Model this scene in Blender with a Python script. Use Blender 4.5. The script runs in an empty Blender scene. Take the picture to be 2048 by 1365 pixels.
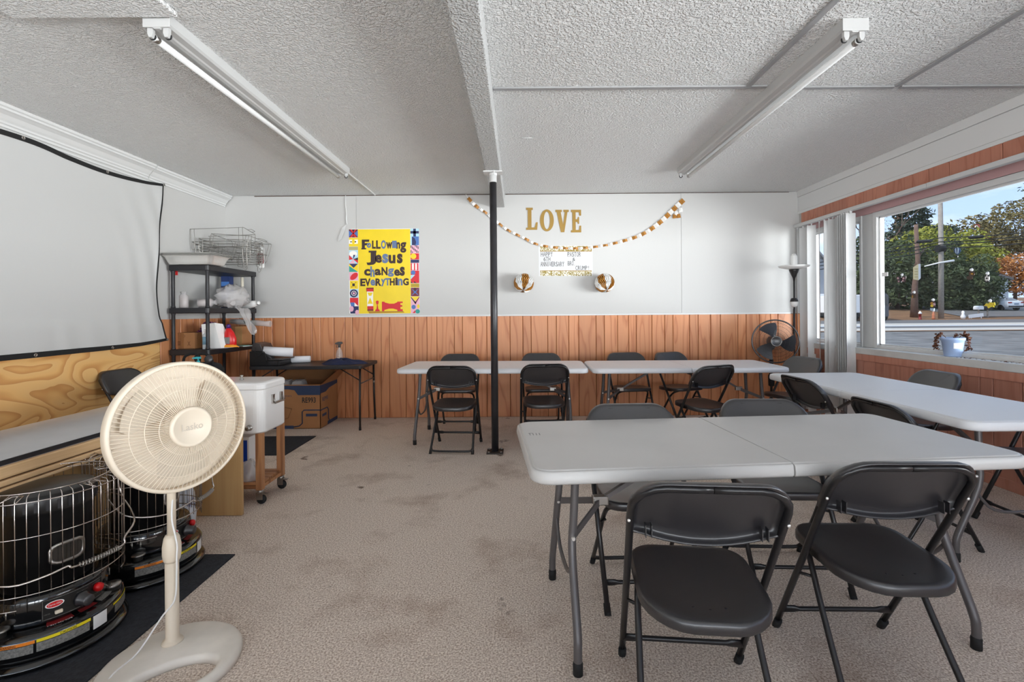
import bpy, bmesh, math, random
from math import sin, cos, pi, radians as R, sqrt, atan2
from mathutils import Vector, Matrix
random.seed(7)
C = bpy.context.scene
COL = C.collection

# ---------------------------------------------------------------- camera
F_PX, PPX, PPY, EYE, ROLL = 969.0, 1036.1, 624.7, 1.266, 0.008
cam = bpy.data.objects.new('camera', bpy.data.cameras.new('camera'))
COL.objects.link(cam)
cam.data.sensor_width = 36.0
cam.data.lens = F_PX / 2048 * 36.0
cam.data.shift_x = (1024 - PPX) / 2048
cam.data.shift_y = (PPY - 682.5) / 2048
cam.data.clip_start = 0.05
cam.data.clip_end = 400
cam.matrix_world = Matrix.Translation((0, 0, EYE)) @ Matrix.Rotation(R(90), 4, 'X') @ Matrix.Rotation(-ROLL, 4, 'Z')
C.camera = cam

# ---------------------------------------------------------------- world, sun, exposure
EXPOSURE = 1.0
SKY_STRENGTH = 0.68
SUN_STRENGTH = 1.7
C.view_settings.view_transform = 'Standard'
C.view_settings.look = 'None'
C.view_settings.gamma = 1.0
C.view_settings.use_curve_mapping = False
C.view_settings.exposure = EXPOSURE
C.cycles.use_denoising = True
C.cycles.max_bounces = 14
C.cycles.diffuse_bounces = 8
C.cycles.glossy_bounces = 4
C.cycles.transparent_max_bounces = 24
C.cycles.sample_clamp_indirect = 6.0

w = bpy.data.worlds.new('sky'); C.world = w; w.use_nodes = True
nt = w.node_tree; nt.nodes.clear()
def wn(t, **k):
    n = nt.nodes.new(t)
    for a, b in k.items(): setattr(n, a, b)
    return n
tc = wn('ShaderNodeTexCoord'); sep = wn('ShaderNodeSeparateXYZ'); nt.links.new(tc.outputs['Generated'], sep.inputs[0])
rp = wn('ShaderNodeValToRGB'); nt.links.new(sep.outputs['Z'], rp.inputs[0])
e = rp.color_ramp.elements
e[0].position = 0.0; e[0].color = (0.57, 0.71, 0.94, 1)
e[1].position = 0.9; e[1].color = (0.30, 0.50, 0.86, 1)
x = e.new(0.30); x.color = (0.36, 0.56, 0.92, 1)
mp = wn('ShaderNodeMapping'); mp.inputs['Scale'].default_value = (2.2, 2.2, 9.0)
nt.links.new(tc.outputs['Generated'], mp.inputs[0])
nz = wn('ShaderNodeTexNoise'); nz.inputs['Scale'].default_value = 1.6; nz.inputs['Detail'].default_value = 7; nz.inputs['Roughness'].default_value = 0.55
nt.links.new(mp.outputs[0], nz.inputs['Vector'])
cr = wn('ShaderNodeValToRGB'); cr.color_ramp.elements[0].position = 0.45; cr.color_ramp.elements[1].position = 0.70
nt.links.new(nz.outputs['Fac'], cr.inputs[0])
mx = wn('ShaderNodeMix', data_type='RGBA'); nt.links.new(cr.outputs[0], mx.inputs[0]); nt.links.new(rp.outputs[0], mx.inputs[6])
mx.inputs[7].default_value = (0.97, 0.98, 1.0, 1)
bg = wn('ShaderNodeBackground'); nt.links.new(mx.outputs[2], bg.inputs[0]); bg.inputs[1].default_value = SKY_STRENGTH
wo = wn('ShaderNodeOutputWorld'); nt.links.new(bg.outputs[0], wo.inputs[0])

sun = bpy.data.objects.new('sun', bpy.data.lights.new('sun', 'SUN')); COL.objects.link(sun)
sun.data.energy = SUN_STRENGTH; sun.data.angle = R(6); sun.data.color = (1.0, 0.95, 0.87)
sun.rotation_euler = Vector((0.62, 0.10, -0.78)).to_track_quat('-Z', 'Y').to_euler()

def portal(name, loc, normal, sx, sy):
    l = bpy.data.lights.new(name, 'AREA'); l.shape = 'RECTANGLE'; l.size = sx; l.size_y = sy
    o = bpy.data.objects.new(name, l); COL.objects.link(o); o.location = loc
    o.rotation_euler = Vector(normal).to_track_quat('-Z', 'Y').to_euler()
    l.cycles.is_portal = True
    return o
def window_light(name, loc, normal, sx, sy, power, col):
    o = portal(name, loc, normal, sx, sy); o.data.cycles.is_portal = False
    o.data.energy = power; o.data.color = col
    return o
# unseen area lamps added outside, standing in for daylight bounced off the lot
FILL_FRONT, FILL_RIGHT = 2300.0, 4100.0
window_light('fill_lamp_front', (0.0, -7.6, 0.1), (0, .55, 1), 13.0, 7.0, FILL_FRONT, (0.975, 0.985, 1.0))
window_light('fill_lamp_right', (8.2, -1.5, 0.1), (-.55, 0.1, 1), 7.0, 10.0, FILL_RIGHT, (0.96, 0.985, 1.0))

# ---------------------------------------------------------------- mesh helpers
def ray(u, v):
    du, dv = u - PPX, v - PPY; c, s = cos(ROLL), sin(ROLL)
    return Vector(((c*du - s*dv)/F_PX, 1.0, -(s*du + c*dv)/F_PX))
def at(u, v, **k):
    """the point of a plane (x=, y= or z=) seen at a pixel of the photograph"""
    d = ray(u, v); ax, val = list(k.items())[0]; i = 'xyz'.index(ax)
    o = Vector((0, 0, EYE)); return o + d*((val - o[i])/d[i])

class MB:
    def __init__(s): s.v, s.f, s.m, s.sm = [], [], [], []
    def add(s, vs, fs, mi=0, smooth=False, M=None):
        b = len(s.v)
        s.v += [tuple(M @ Vector(p)) if M is not None else tuple(p) for p in vs]
        for f in fs: s.f.append([b+i for i in f]); s.m.append(mi); s.sm.append(smooth)
        return s
    def box(s, x0, x1, y0, y1, z0, z1, mi=0, M=None):
        vs = [(x0,y0,z0),(x1,y0,z0),(x1,y1,z0),(x0,y1,z0),(x0,y0,z1),(x1,y0,z1),(x1,y1,z1),(x0,y1,z1)]
        return s.add(vs, [(3,2,1,0),(4,5,6,7),(0,1,5,4),(1,2,6,5),(2,3,7,6),(3,0,4,7)], mi, False, M)
    def loops(s, L, closed=True, cap0=True, cap1=True, mi=0, smooth=True, ring=False, M=None):
        n = len(L[0]); vs = [p for l in L for p in l]; fs = []
        k = len(L)
        for i in range(k if ring else k-1):
            a, b = i*n, ((i+1) % k)*n
            for j in range(n if closed else n-1):
                j2 = (j+1) % n; fs.append((a+j, a+j2, b+j2, b+j))
        s.add(vs, fs, mi, smooth, M)
        if cap0 and not ring: s.add(L[0], [tuple(range(n))[::-1]], mi, False, M)
        if cap1 and not ring: s.add(L[-1], [tuple(range(n))], mi, False, M)
        return s
    def tube(s, P, r, n=8, closed=False, mi=0, M=None, cap=True):
        P = [Vector(p) for p in P]; k = len(P); L = []
        rs = r if isinstance(r, (list, tuple)) else [r]*k
        up = None
        for i in range(k):
            if closed: t = (P[(i+1) % k] - P[i-1])
            else: t = P[min(i+1, k-1)] - P[max(i-1, 0)]
            t.normalize()
            if up is None:
                up = Vector((0, 0, 1)) if abs(t.z) < .9 else Vector((1, 0, 0))
            a = up - t*up.dot(t)
            if a.length < 1e-4:
                a = Vector((1, 0, 0)) - t*t.x
                if a.length < 1e-4: a = Vector((0, 1, 0)) - t*t.y
            a.normalize(); b = t.cross(a); up = a
            L.append([P[i] + (a*cos(2*pi*j/n) + b*sin(2*pi*j/n))*rs[i] for j in range(n)])
        return s.loops(L, ring=closed, cap0=cap and not closed, cap1=cap and not closed, mi=mi, M=M)
    def lathe(s, prof, n=24, mi=0, M=None, smooth=True):
        L = [[(r*cos(2*pi*j/n), r*sin(2*pi*j/n), z) for j in range(n)] for r, z in prof]
        return s.loops(L, cap0=prof[0][0] > 1e-5, cap1=prof[-1][0] > 1e-5, mi=mi, M=M, smooth=smooth)
    def prism(s, poly, d0, d1, plane='xy', mi=0, M=None, smooth=False):
        def q(p, d): return {'xy': (p[0], p[1], d), 'xz': (p[0], d, p[1]), 'yz': (d, p[0], p[1])}[plane]
        return s.loops([[q(p, d0) for p in poly], [q(p, d1) for p in poly]], mi=mi, M=M, smooth=smooth)
    def grid(s, fn, nu, nv, mi=0, smooth=True, M=None):
        vs = [fn(i/nu, j/nv) for i in range(nu+1) for j in range(nv+1)]
        fs = [(i*(nv+1)+j, (i+1)*(nv+1)+j, (i+1)*(nv+1)+j+1, i*(nv+1)+j+1) for i in range(nu) for j in range(nv)]
        return s.add(vs, fs, mi, smooth, M)
    def mesh(s, name, mats):
        me = bpy.data.meshes.new(name); me.from_pydata(s.v, [], s.f)
        for m in (mats if isinstance(mats, (list, tuple)) else [mats]): me.materials.append(m)
        me.polygons.foreach_set('material_index', s.m); me.polygons.foreach_set('use_smooth', s.sm)
        me.update(); return me
    def build(s, name, mats, parent=None, kind=None, bevel=0, fix=True, loc=None, rot=None):
        me = s.mesh(name, mats)
        if fix:
            bm = bmesh.new(); bm.from_mesh(me); bmesh.ops.remove_doubles(bm, verts=bm.verts, dist=1e-6)
            bmesh.ops.recalc_face_normals(bm, faces=bm.faces); bm.to_mesh(me); bm.free()
        return link(name, me, parent, kind, bevel, loc, rot)
def link(name, me, parent=None, kind=None, bevel=0, loc=None, rot=None):
    o = bpy.data.objects.new(name, me); COL.objects.link(o)
    if parent is not None: o.parent = parent
    if kind: o['kind'] = kind
    if bevel:
        b = o.modifiers.new('bevel', 'BEVEL'); b.width = bevel; b.segments = 2; b.limit_method = 'ANGLE'; b.angle_limit = R(40)
    if loc is not None: o.location = loc
    if rot is not None: o.rotation_euler = rot
    return o
def tag(o, label, cat, group=None, kind=None):
    o['label'] = label; o['category'] = cat
    if group: o['group'] = group
    if kind: o['kind'] = kind
    return o
def thing(name, label, cat, loc=(0, 0, 0), rotz=0, group=None):
    o = bpy.data.objects.new(name, None); COL.objects.link(o); o.empty_display_size = .1
    o.location = loc; o.rotation_euler = (0, 0, rotz)
    return tag(o, label, cat, group)
KIDS = {}
def dup(root, loc, rotz, label, group=None, scale=1):
    """a copy of a thing with copies of its parts and sub-parts"""
    r = root.copy(); COL.objects.link(r); r.location = loc; r.rotation_euler = (0, 0, rotz); r['label'] = label
    r.scale = (scale,)*3
    if group: r['group'] = group
    for ch in list(root.children):
        c = ch.copy(); COL.objects.link(c); c.parent = r
        for g in list(ch.children):
            d = g.copy(); COL.objects.link(d); d.parent = c
    return r
def struct(name, mb, m, parent=None, bevel=0):
    return mb.build(name, m, parent, None if parent else 'structure', bevel)
def arc(cx, cy, r, a0, a1, n):
    return [(cx + r*cos(R(a0 + (a1-a0)*i/n)), cy + r*sin(R(a0 + (a1-a0)*i/n))) for i in range(n+1)]
def rrect(x0, x1, y0, y1, r, n=4):
    rs = r if isinstance(r, (list, tuple)) else [r]*4   # corners: x1y1, x0y1, x0y0, x1y0
    return (arc(x1-rs[0], y1-rs[0], rs[0], 0, 90, n) + arc(x0+rs[1], y1-rs[1], rs[1], 90, 180, n)
            + arc(x0+rs[2], y0+rs[2], rs[2], 180, 270, n) + arc(x1-rs[3], y0+rs[3], rs[3], 270, 360, n))
def smooth_path(P, n=6):
    """Catmull-Rom through the points"""
    P = [Vector(p) for p in P]; out = []
    for i in range(len(P)-1):
        a, b, c, d = P[max(i-1, 0)], P[i], P[i+1], P[min(i+2, len(P)-1)]
        for k in range(n):
            t = k/n
            out.append(.5*((2*b) + (c-a)*t + (2*a-5*b+4*c-d)*t*t + (3*b-3*c+d-a)*t**3))
    return out + [P[-1]]
def glyphs(s, off=0.0, bold=0.0):
    """lettering from the built-in font as (verts, faces), flat in xy"""
    cu = bpy.data.curves.new('t', 'FONT'); cu.body = s; cu.offset = bold; cu.resolution_u = 3
    ob = bpy.data.objects.new('t', cu); COL.objects.link(ob)
    bpy.context.view_layer.update()
    me = bpy.data.meshes.new_from_object(ob.evaluated_get(bpy.context.evaluated_depsgraph_get()))
    vs = [v.co.copy() for v in me.vertices]; fs = [tuple(p.vertices) for p in me.polygons]
    bpy.data.objects.remove(ob); bpy.data.meshes.remove(me); bpy.data.curves.remove(cu)
    return vs, fs
_G = {}
def fit_text(mb, s, box, fn, mi=0, bold=0.0):
    """letters of s stretched into box (a0, b0, a1, b1) of a 2-D sheet; fn maps sheet coordinates into space"""
    if (s, bold) not in _G: _G[(s, bold)] = glyphs(s, 0, bold)
    vs, fs = _G[(s, bold)]
    if not vs: return
    x0, x1 = min(v.x for v in vs), max(v.x for v in vs); y0, y1 = min(v.y for v in vs), max(v.y for v in vs)
    a0, b0, a1, b1 = box
    mb.add([fn(a0 + (v.x-x0)/max(x1-x0, 1e-6)*(a1-a0), b0 + (v.y-y0)/max(y1-y0, 1e-6)*(b1-b0)) for v in vs], fs, mi)

# ---------------------------------------------------------------- materials
def lin(c):
    return tuple((x/255/12.92 if x/255 <= .04045 else ((x/255+.055)/1.055)**2.4) for x in c) + (1,)
def mat(name, rgb, rough=.5, metal=0, spec=.5, bump=0, bscale=60, var=0, vscale=4, alpha=1, trans=0, coat=0, lin_in=False):
    m = bpy.data.materials.new(name); m.use_nodes = True
    t = m.node_tree; b = t.nodes['Principled BSDF']
    col = rgb + (1,) if lin_in else lin(rgb)
    b.inputs['Base Color'].default_value = col; b.inputs['Roughness'].default_value = rough
    b.inputs['Metallic'].default_value = metal; b.inputs['Specular IOR Level'].default_value = spec
    b.inputs['Transmission Weight'].default_value = trans; b.inputs['Coat Weight'].default_value = coat
    if var or bump:
        tc = t.nodes.new('ShaderNodeTexCoord')
    if var:
        n = t.nodes.new('ShaderNodeTexNoise'); n.inputs['Scale'].default_value = vscale; n.inputs['Detail'].default_value = 5
        t.links.new(tc.outputs['Object'], n.inputs['Vector'])
        r = t.nodes.new('ShaderNodeMapRange'); r.inputs[1].default_value = .3; r.inputs[2].default_value = .7
        r.inputs[3].default_value = 1-var; r.inputs[4].default_value = 1+var*.5
        t.links.new(n.outputs['Fac'], r.inputs[0])
        k = t.nodes.new('ShaderNodeMix'); k.data_type = 'RGBA'; k.blend_type = 'MULTIPLY'; k.inputs[0].default_value = 1
        k.inputs[6].default_value = col; t.links.new(r.outputs[0], k.inputs[7]); t.links.new(k.outputs[2], b.inputs['Base Color'])
    if bump:
        n2 = t.nodes.new('ShaderNodeTexNoise'); n2.inputs['Scale'].default_value = bscale; n2.inputs['Detail'].default_value = 3
        t.links.new(tc.outputs['Object'], n2.inputs['Vector'])
        bp = t.nodes.new('ShaderNodeBump'); bp.inputs['Strength'].default_value = bump; bp.inputs['Distance'].default_value = .004
        t.links.new(n2.outputs['Fac'], bp.inputs['Height']); t.links.new(bp.outputs[0], b.inputs['Normal'])
    if alpha < 1:
        b.inputs['Alpha'].default_value = alpha
    return m
def wood(name, dark, light, gscale=1.0, axis='Z', rough=.4, rings=5.0, contrast=(.3, .72), lines=.35):
    """sawn grain running along one axis; each plank is offset by its own random number"""
    m = bpy.data.materials.new(name); m.use_nodes = True; t = m.node_tree; b = t.nodes['Principled BSDF']
    L = t.links.new; N = t.nodes.new
    tc = N('ShaderNodeTexCoord'); oi = N('ShaderNodeObjectInfo')
    off = N('ShaderNodeVectorMath'); off.operation = 'MULTIPLY_ADD'
    cmb = N('ShaderNodeCombineXYZ')
    for i in range(3): L(oi.outputs['Random'], cmb.inputs[i])
    L(cmb.outputs[0], off.inputs[0]); off.inputs[1].default_value = (13.7, 7.1, 31.3)
    L(tc.outputs['Object'], off.inputs[2])
    mp = N('ShaderNodeMapping'); L(off.outputs[0], mp.inputs[0])
    sc = {'X': (.09, 1, 1), 'Y': (1, .09, 1), 'Z': (1, 1, .09)}[axis]
    mp.inputs['Scale'].default_value = tuple(9*gscale*q for q in sc)
    n1 = N('ShaderNodeTexNoise'); n1.inputs['Scale'].default_value = 1.0; n1.inputs['Detail'].default_value = 2.5; n1.inputs['Distortion'].default_value = .4
    L(mp.outputs[0], n1.inputs['Vector'])
    mu = N('ShaderNodeMath'); mu.operation = 'MULTIPLY'; mu.inputs[1].default_value = rings*2; L(n1.outputs['Fac'], mu.inputs[0])
    fr = N('ShaderNodeMath'); fr.operation = 'PINGPONG'; fr.inputs[1].default_value = 1.0; L(mu.outputs[0], fr.inputs[0])
    mp2 = N('ShaderNodeMapping'); L(off.outputs[0], mp2.inputs[0])
    mp2.inputs['Scale'].default_value = tuple(140*gscale*(q if q == 1 else .02) for q in sc)
    n2 = N('ShaderNodeTexNoise'); n2.inputs['Scale'].default_value = 1.0; n2.inputs['Detail'].default_value = 3; L(mp2.outputs[0], n2.inputs['Vector'])
    mixf = N('ShaderNodeMix'); mixf.data_type = 'FLOAT'; mixf.inputs[0].default_value = lines; L(fr.outputs[0], mixf.inputs[2]); L(n2.outputs['Fac'], mixf.inputs[3])
    r = N('ShaderNodeValToRGB'); r.color_ramp.elements[0].position, r.color_ramp.elements[1].position = contrast
    r.color_ramp.elements[0].color = lin(dark); r.color_ramp.elements[1].color = lin(light); L(mixf.outputs[0], r.inputs[0])
    hs = N('ShaderNodeHueSaturation'); L(r.outputs[0], hs.inputs['Color'])
    mr = N('ShaderNodeMapRange'); mr.inputs[3].default_value = .88; mr.inputs[4].default_value = 1.1; L(oi.outputs['Random'], mr.inputs[0]); L(mr.outputs[0], hs.inputs['Value'])
    L(hs.outputs[0], b.inputs['Base Color']); b.inputs['Roughness'].default_value = rough
    return m
M = {}
M['wall'] = mat('white wall paint', (190, 189, 187), .55, bump=.12, bscale=90)
M['batten'] = mat('white batten paint shaded grey', (158, 158, 159), .6)  # white battens; the grey puts their shaded look into the colour
M['trim'] = mat('white trim paint', (208, 208, 207), .45)
M['soffit'] = mat('white soffit boards', (218, 218, 217), .55)
def ceiling_mat():
    m = mat('textured ceiling', (238, 238, 237), .75); t = m.node_tree; b = t.nodes['Principled BSDF']
    tc = t.nodes.new('ShaderNodeTexCoord'); vo = t.nodes.new('ShaderNodeTexNoise'); vo.inputs['Scale'].default_value = 78; vo.inputs['Detail'].default_value = 2.5
    t.links.new(tc.outputs['Object'], vo.inputs['Vector'])
    rp = t.nodes.new('ShaderNodeMapRange'); rp.inputs[1].default_value = .42; rp.inputs[2].default_value = .62
    t.links.new(vo.outputs['Fac'], rp.inputs[0])
    bp = t.nodes.new('ShaderNodeBump'); bp.inputs['Strength'].default_value = .9; bp.inputs['Distance'].default_value = .011
    t.links.new(rp.outputs[0], bp.inputs['Height']); t.links.new(bp.outputs[0], b.inputs['Normal']); return m
M['ceiling'] = ceiling_mat()
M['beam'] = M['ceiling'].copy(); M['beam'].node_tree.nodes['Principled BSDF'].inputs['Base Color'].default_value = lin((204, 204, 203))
M['fixture'] = mat('white enamelled fixture', (190, 190, 189), .4)
def carpet_mat():
    m = mat('beige cut pile carpet', (170, 155, 143), .95, spec=.1); t = m.node_tree; b = t.nodes['Principled BSDF']; L = t.links.new; N = t.nodes.new
    tc = N('ShaderNodeTexCoord')
    n1 = N('ShaderNodeTexNoise'); n1.inputs['Scale'].default_value = 135; n1.inputs['Detail'].default_value = 3; n1.inputs['Roughness'].default_value = .7; L(tc.outputs['Object'], n1.inputs['Vector'])
    r1 = N('ShaderNodeValToRGB'); r1.color_ramp.elements[0].position = .36; r1.color_ramp.elements[1].position = .64
    r1.color_ramp.elements[0].color = lin((170, 148, 132)); r1.color_ramp.elements[1].color = lin((252, 240, 228)); L(n1.outputs['Fac'], r1.inputs[0])
    n2 = N('ShaderNodeTexNoise'); n2.inputs['Scale'].default_value = 2.2; n2.inputs['Detail'].default_value = 6; n2.inputs['Roughness'].default_value = .65; L(tc.outputs['Object'], n2.inputs['Vector'])
    r2 = N('ShaderNodeValToRGB'); r2.color_ramp.elements[0].position = .28; r2.color_ramp.elements[1].position = .48
    r2.color_ramp.elements[0].color = lin((214, 206, 201)); r2.color_ramp.elements[1].color = (1, 1, 1, 1); L(n2.outputs['Fac'], r2.inputs[0])
    n3 = N('ShaderNodeTexNoise'); n3.inputs['Scale'].default_value = 4.1; n3.inputs['Detail'].default_value = 4; L(tc.outputs['Object'], n3.inputs['Vector'])
    r3 = N('ShaderNodeValToRGB'); r3.color_ramp.elements[0].position = .255; r3.color_ramp.elements[1].position = .30
    r3.color_ramp.elements[0].color = lin((150, 140, 134)); r3.color_ramp.elements[1].color = (1, 1, 1, 1); L(n3.outputs['Fac'], r3.inputs[0])
    k = N('ShaderNodeMix'); k.data_type = 'RGBA'; k.blend_type = 'MULTIPLY'; k.inputs[0].default_value = 1; L(r1.outputs[0], k.inputs[6]); L(r2.outputs[0], k.inputs[7])
    k2 = N('ShaderNodeMix'); k2.data_type = 'RGBA'; k2.blend_type = 'MULTIPLY'; k2.inputs[0].default_value = 1; L(k.outputs[2], k2.inputs[6]); L(r3.outputs[0], k2.inputs[7])
    L(k2.outputs[2], b.inputs['Base Color'])
    bp = N('ShaderNodeBump'); bp.inputs['Strength'].default_value = .8; bp.inputs['Distance'].default_value = .006; L(n1.outputs['Fac'], bp.inputs['Height']); L(bp.outputs[0], b.inputs['Normal'])
    return m
M['carpet'] = carpet_mat()
def panel_wood(name, light, mid, dark, rings=9.0, line=.75):
    """printed panelling: tall cathedral grain as thin darker lines on an even ground, different on each plank"""
    m = bpy.data.materials.new(name); m.use_nodes = True; t = m.node_tree; b = t.nodes['Principled BSDF']; L = t.links.new; N = t.nodes.new
    tc = N('ShaderNodeTexCoord'); oi = N('ShaderNodeObjectInfo'); cmb = N('ShaderNodeCombineXYZ')
    for i in range(3): L(oi.outputs['Random'], cmb.inputs[i])
    off = N('ShaderNodeVectorMath'); off.operation = 'MULTIPLY_ADD'; L(cmb.outputs[0], off.inputs[0]); off.inputs[1].default_value = (17.3, 11.9, 41.7); L(tc.outputs['Object'], off.inputs[2])
    mp = N('ShaderNodeMapping'); L(off.outputs[0], mp.inputs[0]); mp.inputs['Scale'].default_value = (6.5, 6.5, .8)
    n1 = N('ShaderNodeTexNoise'); n1.inputs['Scale'].default_value = 1; n1.inputs['Detail'].default_value = 1.5; n1.inputs['Roughness'].default_value = .4; L(mp.outputs[0], n1.inputs['Vector'])
    mu = N('ShaderNodeMath'); mu.operation = 'MULTIPLY'; mu.inputs[1].default_value = rings; L(n1.outputs['Fac'], mu.inputs[0])
    fr = N('ShaderNodeMath'); fr.operation = 'FRACT'; L(mu.outputs[0], fr.inputs[0])
    r = N('ShaderNodeValToRGB'); e = r.color_ramp.elements; e[0].position = 0; e[0].color = lin(mid); e[1].position = 1; e[1].color = lin(mid)
    for p_, c_ in ((.25, light), (.62, light), (.90, dark)): x = e.new(p_); x.color = lin(c_)
    L(fr.outputs[0], r.inputs[0])
    mp2 = N('ShaderNodeMapping'); L(off.outputs[0], mp2.inputs[0]); mp2.inputs['Scale'].default_value = (150, 150, 3)
    n2 = N('ShaderNodeTexNoise'); n2.inputs['Scale'].default_value = 1; n2.inputs['Detail'].default_value = 2; L(mp2.outputs[0], n2.inputs['Vector'])
    mr = N('ShaderNodeMapRange'); mr.inputs[3].default_value = .86; mr.inputs[4].default_value = 1.12; L(n2.outputs['Fac'], mr.inputs[0])
    k = N('ShaderNodeMix'); k.data_type = 'RGBA'; k.blend_type = 'MULTIPLY'; k.inputs[0].default_value = 1; L(r.outputs[0], k.inputs[6]); L(mr.outputs[0], k.inputs[7])
    hs = N('ShaderNodeHueSaturation'); L(k.outputs[2], hs.inputs['Color']); m2 = N('ShaderNodeMapRange'); m2.inputs[3].default_value = .9; m2.inputs[4].default_value = 1.08; L(oi.outputs['Random'], m2.inputs[0]); L(m2.outputs[0], hs.inputs['Value'])
    L(hs.outputs[0], b.inputs['Base Color']); b.inputs['Roughness'].default_value = .42; return m
M['panel'] = panel_wood('orange brown wall panelling', (206, 140, 96), (203, 136, 92), (184, 114, 72), 6.0)
M['panel_pink'] = panel_wood('reddish wall panelling', (192, 134, 114), (189, 131, 111), (180, 120, 100), 6.0)
M['panel_head'] = panel_wood('reddish panelling over the window', (190, 126, 102), (186, 121, 97), (174, 108, 84), 6.0)
M['mauve'] = mat('mauve brown header board', (190, 152, 152), .6)
M['backing'] = mat('dark joint backing', (70, 42, 28), .9)
M['glass'] = None
def glass_mat():
    m = bpy.data.materials.new('window glass'); m.use_nodes = True; t = m.node_tree; t.nodes.clear()
    o = t.nodes.new('ShaderNodeOutputMaterial'); mx = t.nodes.new('ShaderNodeMixShader'); tr = t.nodes.new('ShaderNodeBsdfTransparent')
    gl = t.nodes.new('ShaderNodeBsdfGlossy'); gl.inputs['Roughness'].default_value = .02
    lw = t.nodes.new('ShaderNodeLayerWeight'); lw.inputs[0].default_value = .5
    pw = t.nodes.new('ShaderNodeMath'); pw.operation = 'POWER'; pw.inputs[1].default_value = 5; t.links.new(lw.outputs['Facing'], pw.inputs[0])
    ma = t.nodes.new('ShaderNodeMath'); ma.operation = 'MULTIPLY_ADD'; ma.inputs[1].default_value = .5; ma.inputs[2].default_value = .012; t.links.new(pw.outputs[0], ma.inputs[0])
    tr.inputs[0].default_value = (.98, .99, .99, 1)
    t.links.new(ma.outputs[0], mx.inputs[0]); t.links.new(tr.outputs[0], mx.inputs[1]); t.links.new(gl.outputs[0], mx.inputs[2]); t.links.new(mx.outputs[0], o.inputs[0])
    return m
M['glass'] = glass_mat()
def film_mat(name, col, opac, rough=.25):
    m = bpy.data.materials.new(name); m.use_nodes = True; t = m.node_tree; b = t.nodes['Principled BSDF']
    b.inputs['Base Color'].default_value = lin(col); b.inputs['Roughness'].default_value = rough; b.inputs['Alpha'].default_value = opac
    return m
M['film'] = film_mat('crinkled clear plastic', (225, 222, 222), .42, .15)
M['clear'] = film_mat('clear bottle plastic', (215, 205, 200), .35, .1)
M['black'] = mat('black moulded plastic', (36, 34, 37), .36, spec=1.0, bump=.05, bscale=400)
M['black_metal'] = mat('black painted steel tube', (30, 28, 29), .32, spec=.5)
M['shelf_black'] = mat('black shelf plastic', (30, 29, 33), .45)
M['pole'] = mat('black painted pole', (42, 41, 44), .35, var=.3, vscale=14)
M['rubber'] = mat('black rubber', (20, 20, 21), .7)
M['grey_metal'] = mat('grey painted table steel', (96, 92, 92), .38, metal=.25)
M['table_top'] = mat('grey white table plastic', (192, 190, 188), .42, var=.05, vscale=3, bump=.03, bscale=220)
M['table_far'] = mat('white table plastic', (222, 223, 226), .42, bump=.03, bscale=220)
M['chrome'] = mat('bright wire', (205, 196, 190), .22, metal=1)
M['steel'] = mat('dull zinc', (170, 165, 160), .35, metal=1)
M['rivet'] = mat('steel rivet', (225, 222, 218), .3, metal=.6)
M['cream'] = mat('cream fan plastic', (222, 208, 188), .42)
M['cream_base'] = mat('worn cream fan plastic', (228, 221, 211), .5, var=.1, vscale=9)
M['enamel'] = mat('black enamel', (13, 13, 14), .12, spec=.6, coat=.6)
M['enamel_dark'] = mat('matt black heater sheet', (18, 17, 17), .35)
M['yellow'] = mat('yellow label', (236, 214, 30), .5)
M['orange'] = mat('orange label', (236, 132, 30), .5)
M['label_grey'] = mat('grey small print', (128, 126, 122), .5, var=.5, vscale=160)
M['white'] = mat('plain white', (236, 235, 233), .5)
M['red'] = mat('glossy red', (206, 20, 24), .3)
M['darkred'] = mat('dark red print', (120, 24, 26), .5)
M['ink'] = mat('dark ink', (28, 26, 30), .6)
M['cloth_white'] = mat('white screen cloth', (188, 188, 187), .8, bump=.04, bscale=30)
M['cloth_black'] = mat('black webbing', (18, 18, 19), .8)
# ---------------------------------------------------------------- room shell
XL, XR, YB, YF, ZC, ZW = -3.53, 3.41, 5.87, -3.0, 2.70, 1.225
struct('floor', MB().box(XL-.1, XR+.2, YF-.1, YB+.1, -.12, 0), M['carpet'])
struct('ceiling', MB().box(XL-.1, XR+.25, YF-.1, YB+.1, ZC, ZC+.12), M['ceiling'])
wb = struct('wall_back', MB().box(XL-.1, XR+.25, YB, YB+.12, 0, ZC).box(XL, -1.952, YB-.006, YB, ZW, ZC-.012).box(-1.947, 1.98, YB-.006, YB, ZW, ZC-.010).box(1.984, XR, YB-.006, YB, ZW, ZC-.008), M['wall'])
wl = struct('wall_left', MB().box(XL-.12, XL, YF, YB, 0, ZC), M['wall'])
def plank_run(parent, length, start, widths, place, m, chamfer=.004):
    """planks side by side along one direction; place(a0, a1) returns a mesh in place"""
    a = start; k = 0
    while a < start + length - .01:
        wd = min(widths[k % len(widths)], start + length - a)
        if start + length - a - wd < .05: wd = start + length - a
        place(a + .002, a + wd - .002).build('plank', m, parent)
        a += wd; k += 1
def plank_xz(a0, a1, y, z0, z1, t=.012, c=.005):     # facing -y
    P = [(a0, y+t), (a0, y+c), (a0+c, y), (a1-c, y), (a1, y+c), (a1, y+t)]
    return MB().prism(P, z0, z1)
def plank_yz(a0, a1, x, z0, z1, t=.012, c=.004, s=1):     # facing -x (s=1) or +x (s=-1)
    P = [(x+s*t, a0), (x+s*c, a0), (x, a0+c), (x, a1-c), (x+s*c, a1), (x+s*t, a1)]
    return MB().prism(P, z0, z1)
WD = [.155, .10, .20, .105, .15, .12, .21, .10, .16, .135, .09, .19]
struct('trim_1', MB().box(XL, XR, YB-.003, YB, .0, ZW-.002), M['backing'])
plank_run(wb, XR-XL, XL, WD, lambda a, b: plank_xz(a, b, YB-.016, .004, ZW-.006), M['panel'])
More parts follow.
